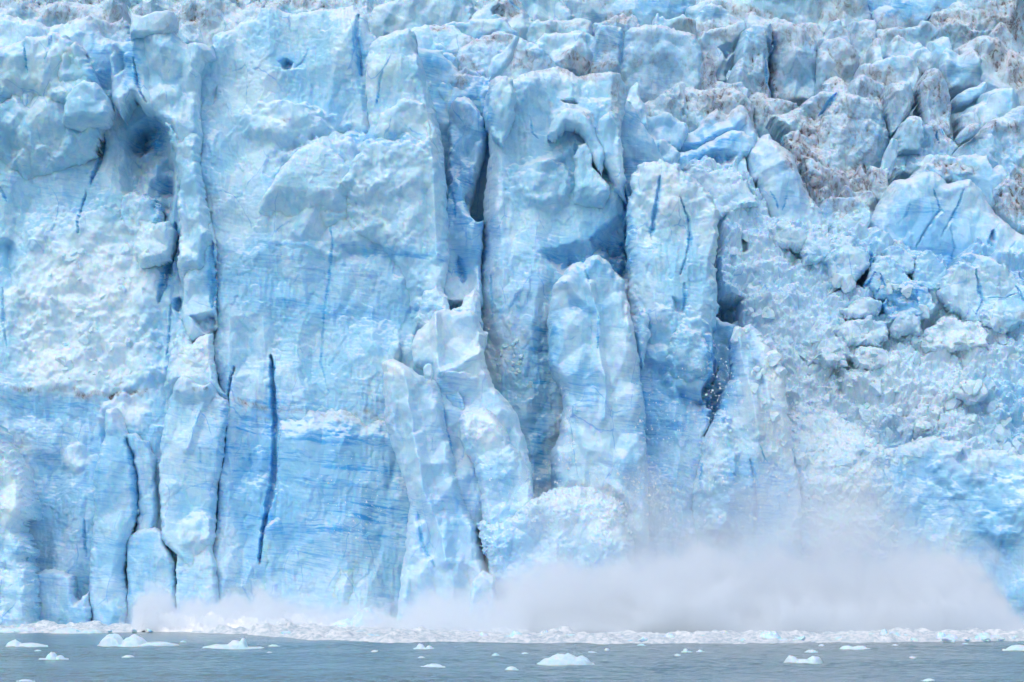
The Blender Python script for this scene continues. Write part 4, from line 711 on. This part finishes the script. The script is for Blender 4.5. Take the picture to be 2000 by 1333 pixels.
def foam_material():
    m, nt, bs = newmat('brash_and_foam')
    geo = N(nt, 'ShaderNodeNewGeometry'); pos = geo.outputs['Position']
    n = noisen(nt, scaled(nt, pos, (1, .5, 1)), 1.2, 6, .7)
    col = mixc(nt, ramp(nt, n, .38, .6), (0.50, 0.62, 0.69), (0.84, 0.88, 0.91))
    nt.links.new(col, bs.inputs['Base Color']); bs.inputs['Roughness'].default_value = .7
    bp = N(nt, 'ShaderNodeBump'); bp.inputs['Strength'].default_value = .6; bp.inputs['Distance'].default_value = .3
    nt.links.new(noisen(nt, pos, 2.5, 5, .7), bp.inputs['Height']); nt.links.new(bp.outputs[0], bs.inputs['Normal'])
    return m
FOAM = foam_material()
def brash():
    xs = np.arange(-92, 92, .3, dtype=f4); ys = np.arange(392, 506, .45, dtype=f4)
    x, y = np.meshgrid(xs, ys); u = x / y * FPX + 1000; v = HOR + CAMH * FPX / y
    front = np.interp(u, [-50, 200, 330, 480, 600, 760, 1000, 1400, 1700, 2050], [1237, 1236, 1234, 1240, 1250, 1255, 1257, 1257.5, 1256, 1253]).astype(f4)
    rear = np.interp(u, [-50, 900, 1050, 1880, 1960, 2050], [1222, 1222, 1243, 1241, 1226, 1226]).astype(f4)
    n = fbm(x / 9, y / 22, 71, 4)
    inn = np.minimum(front - v + 3 * n, (v - rear) * 1.0 + 6 * n)
    k = smooth(-1.2, 1.5, inn)
    patchy = smooth(-.35, .05, fbm(x / 6, y / 16, 73, 4) + .25 * (u > 560))
    k = k * patchy
    z = -.35 + k * (.45 + .5 * fbm(x / 11, y / 30, 88, 3) + 1.35 * facet(x / 3.4, y / 6, 75, 5) * (.5 + fbm(x / 14, y / 14, 76, 2)) + .35 * facet(x / 1.3, y / 2.4, 78, 4) + .22 * fbm(x / .8, y / 1.2, 79, 2))
    churn = smooth(480, 560, u) * smooth(960, 860, u) * smooth(1248, 1234, v)
    z = z + churn * k * (.5 + 1.0 * fbm(x / 5, y / 9, 80, 4))
    V = np.stack([x, y, z], -1).reshape(-1, 3)
    i = np.arange(x.size).reshape(x.shape); q = (k[:-1, :-1] + k[1:, :-1] + k[:-1, 1:] + k[1:, 1:]) > .02
    F = np.stack([i[:-1, :-1][q], i[:-1, 1:][q], i[1:, 1:][q], i[1:, :-1][q]], -1)
    used = np.unique(F); rm = -np.ones(x.size, np.int64); rm[used] = np.arange(len(used))
    o = mesh_np('brash_ice', V[used], rm[F], FOAM)
    tag(o, 'white band of brash ice and foam along the foot of the glacier', 'brash ice', kind='stuff')
brash()

def surge():
    """the water thrown up white at the foot of the left cliff"""
    u, v = np.meshgrid(np.linspace(250, 800, 420).astype(f4), np.linspace(0, 1, 60).astype(f4))
    Y = 464 + 16 * v; X = (u - 1000) * 470 / FPX
    crest = np.interp(u, [250, 266, 284, 300, 330, 370, 430, 500, 560, 620, 700, 800], [0, 1.6, 4.4, 4.8, 3.2, 3.0, 3.4, 3.6, 3.2, 2.3, 1.6, .3]).astype(f4)
    z = crest * np.sin(np.pi * np.clip(v, 0, 1)) ** .7 * (.75 + .5 * fbm(X / 3.2, Y / 3.2, 501, 5, .6)) + .9 * fbm(X / 1.6, Y / 1.6, 502, 5, .65) * np.minimum(1, crest)
    z = z + .45 * facet(X / .9, Y / .9 + z, 503, 5) * np.minimum(1, crest) - .3
    V = np.stack([X, Y, z], -1).reshape(-1, 3); i = np.arange(X.size).reshape(X.shape)
    F = np.stack([i[:-1, :-1], i[:-1, 1:], i[1:, 1:], i[1:, :-1]], -1).reshape(-1, 4)
    o = mesh_np('white_surge', V, F, WHITE)
    tag(o, 'white foaming surge of water thrown up along the foot of the left cliff', 'surge', kind='stuff')
WHITE, _nt, _bs = newmat('aerated_white_water')
_bs.inputs['Base Color'].default_value = (.86, .885, .915, 1); _bs.inputs['Roughness'].default_value = .8
surge()

# angular chunks: one mesh of each shape, copied
import bmesh
def chunk_mesh(seed, sub=3):
    rng = random.Random(seed); bm = bmesh.new(); bmesh.ops.create_icosphere(bm, subdivisions=sub, radius=1); from mathutils import noise as mn; sd = Vector((seed, 0, 0))
    pl = []
    for _ in range(15):
        n = Vector((rng.gauss(0, 1), rng.gauss(0, 1), rng.gauss(0, 1))).normalized(); pl.append((n, rng.uniform(.45, .85)))
    for vv in bm.verts:
        p = vv.co.copy()
        for n, dd in pl:
            t = p.dot(n)
            if t > dd: p -= n * (t - dd)
        vv.co = p * (1 + .12 * mn.noise(p * 1.6 + sd) + .07 * mn.noise(p * 4 + sd) + .06 * mn.noise(p * 9 + sd))
    me = bpy.data.meshes.new('chunk'); bm.to_mesh(me); bm.free()
    a = me.attributes.new('ice_kind_and_shade', 'FLOAT_VECTOR', 'POINT'); a.data.foreach_set('vector', [0.0, .55, 0.0] * len(me.vertices))
    me.materials.append(ICE)
    return me
CH = [chunk_mesh(900 + i, 4) for i in range(8)]
rng = random.Random(5)
def chunk(name, label, cat, group, x, y, z, r, flat=1.0):
    o = bpy.data.objects.new(name, rng.choice(CH)); sc.collection.objects.link(o)
    o.location = (x, y, z); o.scale = (r * rng.uniform(.8, 1.3), r * rng.uniform(.7, 1.2), r * flat * rng.uniform(.7, 1.1))
    o.rotation_euler = (rng.uniform(-.3, .3), rng.uniform(-.3, .3), rng.uniform(0, 6.28)) if flat < 1 else (rng.uniform(0, 6), rng.uniform(0, 6), rng.uniform(0, 6))
    tag(o, label, cat, group)
for k in range(150):
    u = rng.uniform(500, 2000) if k > 22 else rng.uniform(0, 300)
    vw = rng.uniform(1247, 1256) if u > 1000 else rng.uniform(1236, 1253) if u > 700 else rng.uniform(1232, 1244) if u > 480 else rng.uniform(1232, 1238)
    Y = CAMH * FPX / (vw - HOR); r = rng.choice([.25, .35, .45, .6, .9]) * rng.uniform(.8, 1.3)
    chunk('brash_chunk', 'small angular white chunk bobbing in the brash band at the glacier foot', 'ice chunk', 'small chunks in the brash band', wx(u, Y), Y, r * .12 + .15, r, .6)
bpy.context.view_layer.update(); DG = bpy.context.evaluated_depsgraph_get()
def on_surface(u, v):
    q = Vector(((u - 1000) / FPX, 1, -(v - HOR) / FPX)).normalized()
    hit, loc, nor, _, ob, _ = sc.ray_cast(DG, Vector((0, 0, CAMH)), q, distance=900)
    return (loc, nor) if hit else (None, None)
def scatter(n, area, sizes, label, group, grow=1.0):
    P = pts(area); xs = [p[0] for p in P]; ys = [p[1] for p in P]; k = 0; t = 0
    while k < n and t < 6000:
        t += 1
        u = rng.uniform(min(xs), max(xs)); v = rng.uniform(min(ys), max(ys))
        if not bool(inside(np.array([u]), np.array([v]), P)[0]): continue
        loc, nor = on_surface(u, v)
        if loc is None or nor.z < -.1: continue
        r = rng.choice(sizes) * rng.uniform(.8, 1.2); k += 1
        chunk('ice_boulder', label, 'ice block', group, loc.x, loc.y + .15 * r, loc.z + .1 * r, r)
scatter(250, '1410,420 1480,400 1560,470 1640,500 1800,560 1900,620 2010,640 2010,900 1850,850 1700,960 1560,900 1500,840 1430,640', [.3, .4, .5, .65, .8, 1.1, 1.5], 'angular white block among many on the rubble slope at the right of the glacier front', 'small blocks on the rubble slope')
scatter(60, '90,470 180,440 320,480 330,760 140,760 70,640', [.3, .4, .5, .7, .9], 'small white block lodged in the crushed ice of the left cliff below the cave', 'small blocks on the left cliff')
scatter(30, '1580,380 1700,400 1690,470 1600,460', [.4, .6, .9], 'small clean block on the saddle between the horned serac and the bowl-shaped one', 'small blocks on the saddle')
scatter(26, '940,640 1010,650 1040,760 980,760', [.25, .4, .6], 'small white block clinging to the rubble beside the rounded slab head', 'small blocks beside the toppling slabs')
# chunks in the air
AIR = [(1405,760,26,90,478,24), (1690,980,60,100,486,34), (1255,960,50,40,455,10), (1480,960,50,80,484,12), (1390,900,40,60,482,12), (1200,1010,50,50,452,14), (1110,860,16,60,480,8)]
for (cu, cv, su, sv, Y, n) in AIR:
    for _ in range(n):
        u = cu + su * rng.uniform(-1, 1); v = cv + sv * rng.uniform(-1, 1); YY = Y + rng.uniform(-3, 3)
        chunk('falling_chunk', 'small white chunk of ice in mid air in front of the calving face', 'ice chunk', 'chunks of ice falling through the air', wx(u, YY), YY, CAMH - (v - HOR) * YY / FPX, rng.choice([.09, .12, .16, .2, .28]) * rng.uniform(.8, 1.2))
def fragments():
    V = []; F = []; nr = np.random.RandomState(3)
    for (cu, cv, su, sv, Y, n) in AIR + [(1640, 900, 110, 150, 488, 90), (1540, 860, 60, 110, 484, 40), (1300, 850, 120, 120, 484, 16), (1230, 980, 120, 60, 452, 40), (700, 1000, 60, 90, 490, 8), (1080, 1000, 120, 60, 452, 30)]:
        m = n * (3 if cu == 1405 else 24)
        u = cu + su * nr.normal(0, .6, m); v = cv + sv * nr.normal(0, .6, m); YY = Y + nr.uniform(-4, 3, m)
        X = (u - 1000) * YY / FPX; Z = CAMH - (v - HOR) * YY / FPX; r = nr.uniform(.03, .13, m) * np.where(nr.rand(m) < .06, 1.9, 1)
        T = np.array([(1, 0, -.6), (-.5, .87, -.6), (-.5, -.87, -.6), (0, 0, 1)])
        for j in range(m):
            if Z[j] < .2: continue
            b = len(V); q = T * r[j] * nr.uniform(.6, 1.4, (4, 3))
            V += [(X[j] + a, YY[j] + c, Z[j] + d) for a, c, d in q]
            F += [(b, b + 1, b + 2), (b, b + 1, b + 3), (b + 1, b + 2, b + 3), (b + 2, b, b + 3)]
    A = np.zeros((len(V), 3), f4); A[:, 1] = 1
    o = mesh_np('ice_fragments', V, F, FOAM, {'ice_kind_and_shade': A}, False)
    tag(o, 'fine shower of ice fragments and droplets in front of the face', 'ice fragments', kind='stuff')
fragments()

# ------------------------------------------------------------------ spray: real volumes of droplets
def spray(name, label, u0, u1, v0, Ya, Yb, prof, dens, soft, nscale, namp, thin=None, seed=0, vb=1236):
    Y = (Ya + Yb) / 2; k = Y / FPX
    m = bpy.data.materials.new(name); m.use_nodes = True; nt = m.node_tree
    for nn in list(nt.nodes): nt.nodes.remove(nn)
    out = N(nt, 'ShaderNodeOutputMaterial'); pv = N(nt, 'ShaderNodeVolumePrincipled')
    pv.inputs['Color'].default_value = (0.905, 0.955, 1.0, 1); pv.inputs['Anisotropy'].default_value = 0.0
    nt.links.new(pv.outputs[0], out.inputs['Volume'])
    geo = N(nt, 'ShaderNodeNewGeometry'); sp = N(nt, 'ShaderNodeSeparateXYZ'); nt.links.new(geo.outputs['Position'], sp.inputs[0])
    x, y, z = sp.outputs
    xa, xb = (u0 - 1000) * k, (u1 - 1000) * k
    zt = CAMH - (v0 - HOR) * k
    mr = N(nt, 'ShaderNodeMapRange'); nt.links.new(x, mr.inputs[0]); mr.inputs[1].default_value = xa; mr.inputs[2].default_value = xb
    def curve(pr):
        cr = N(nt, 'ShaderNodeValToRGB'); el = cr.color_ramp.elements; cr.color_ramp.interpolation = 'B_SPLINE'
        P = [((a - u0) / (u1 - u0), max(0.0, (CAMH - (b - HOR) * k) / zt)) for a, b in pr]
        el[0].position = P[0][0]; el[0].color = (P[0][1],) * 3 + (1,); el[1].position = P[-1][0]; el[1].color = (P[-1][1],) * 3 + (1,)
        for a, b in P[1:-1]:
            e = el.new(a); e.color = (b, b, b, 1)
        nt.links.new(mr.outputs[0], cr.inputs[0]); return mathn(nt, 'MULTIPLY', cr.outputs[0], zt)
    ns = noisen(nt, scaled(nt, geo.outputs['Position'], (1, 1, .22 if seed else .8)), nscale, 7, .66, .5)
    off = mathn(nt, 'MULTIPLY', mathn(nt, 'SUBTRACT', ns, .5), namp)
    # falls off towards the front and back of the cloud too
    yc = mathn(nt, 'ABSOLUTE', mathn(nt, 'DIVIDE', mathn(nt, 'SUBTRACT', y, Y), (Yb - Ya) / 2))
    yo = mathn(nt, 'MULTIPLY', mathn(nt, 'POWER', yc, 3.0), -soft * 2.2)
    s = mathn(nt, 'ADD', mathn(nt, 'ADD', mathn(nt, 'SUBTRACT', curve(prof), z), off), yo)
    d = ramp(nt, s, 0.0, soft, 0.0, dens)
    if thin:
        s2 = mathn(nt, 'ADD', mathn(nt, 'SUBTRACT', curve(thin[0]), z), mathn(nt, 'MULTIPLY', off, 2.0))
        d = mathn(nt, 'ADD', d, ramp(nt, s2, 0.0, thin[2], 0.0, thin[1]))
    nt.links.new(d, pv.inputs['Density'])
    bm = bmesh.new(); bmesh.ops.create_cube(bm, size=1)
    for vv in bm.verts:
        vv.co = Vector((xa if vv.co.x < 0 else xb, Ya if vv.co.y < 0 else Yb, .25 if vv.co.z < 0 else zt))
    me = bpy.data.meshes.new(name); bm.to_mesh(me); bm.free(); me.materials.append(m)
    o = bpy.data.objects.new(name, me); sc.collection.objects.link(o)
    return tag(o, label, 'spray', kind='stuff')
spray('spray_cloud', 'huge billowing white cloud of spray where the ice hits the water', 690, 2010, 800, 436, 478,
      [(690, 1232), (740, 1195), (820, 1160), (900, 1150), (960, 1130), (1050, 1110), (1130, 1090), (1200, 1085), (1280, 1070), (1350, 1060), (1430, 1075), (1520, 1070), (1600, 1062), (1690, 1095), (1780, 1066), (1850, 1050), (1910, 1070), (1960, 1140), (2005, 1232)],
      .42, 4.0, .13, 30.0, thin=([(690, 1230), (760, 1160), (900, 1110), (1000, 1060), (1080, 950), (1150, 990), (1250, 930), (1400, 900), (1600, 870), (1750, 900), (1860, 1000), (1930, 1080), (2000, 1232)], .04, 16.0))
spray('powder_fall', 'thin curtain of ice powder pouring down the face above the spray', 1540, 1780, 820, 478, 492,
      [(1540, 1240), (1560, 1240), (1580, 960), (1610, 880), (1650, 900), (1690, 930), (1720, 980), (1750, 1240), (1780, 1240)], .10, 9.0, .35, 26.0, seed=1, vb=1100)
spray('spray_splash', 'smaller white splash curling up at the foot of the left cliff', 240, 760, 1110, 462, 484,
      [(240, 1240), (258, 1226), (272, 1170), (290, 1142), (312, 1142), (332, 1170), (380, 1172), (430, 1166), (500, 1160), (560, 1164), (620, 1182), (700, 1196), (760, 1205)],
      .9, 2.6, .26, 15.0, thin=([(240, 1240), (300, 1160), (420, 1140), (600, 1140), (700, 1150), (760, 1180)], .025, 3.0))
print('ice vertices', TOT[0])
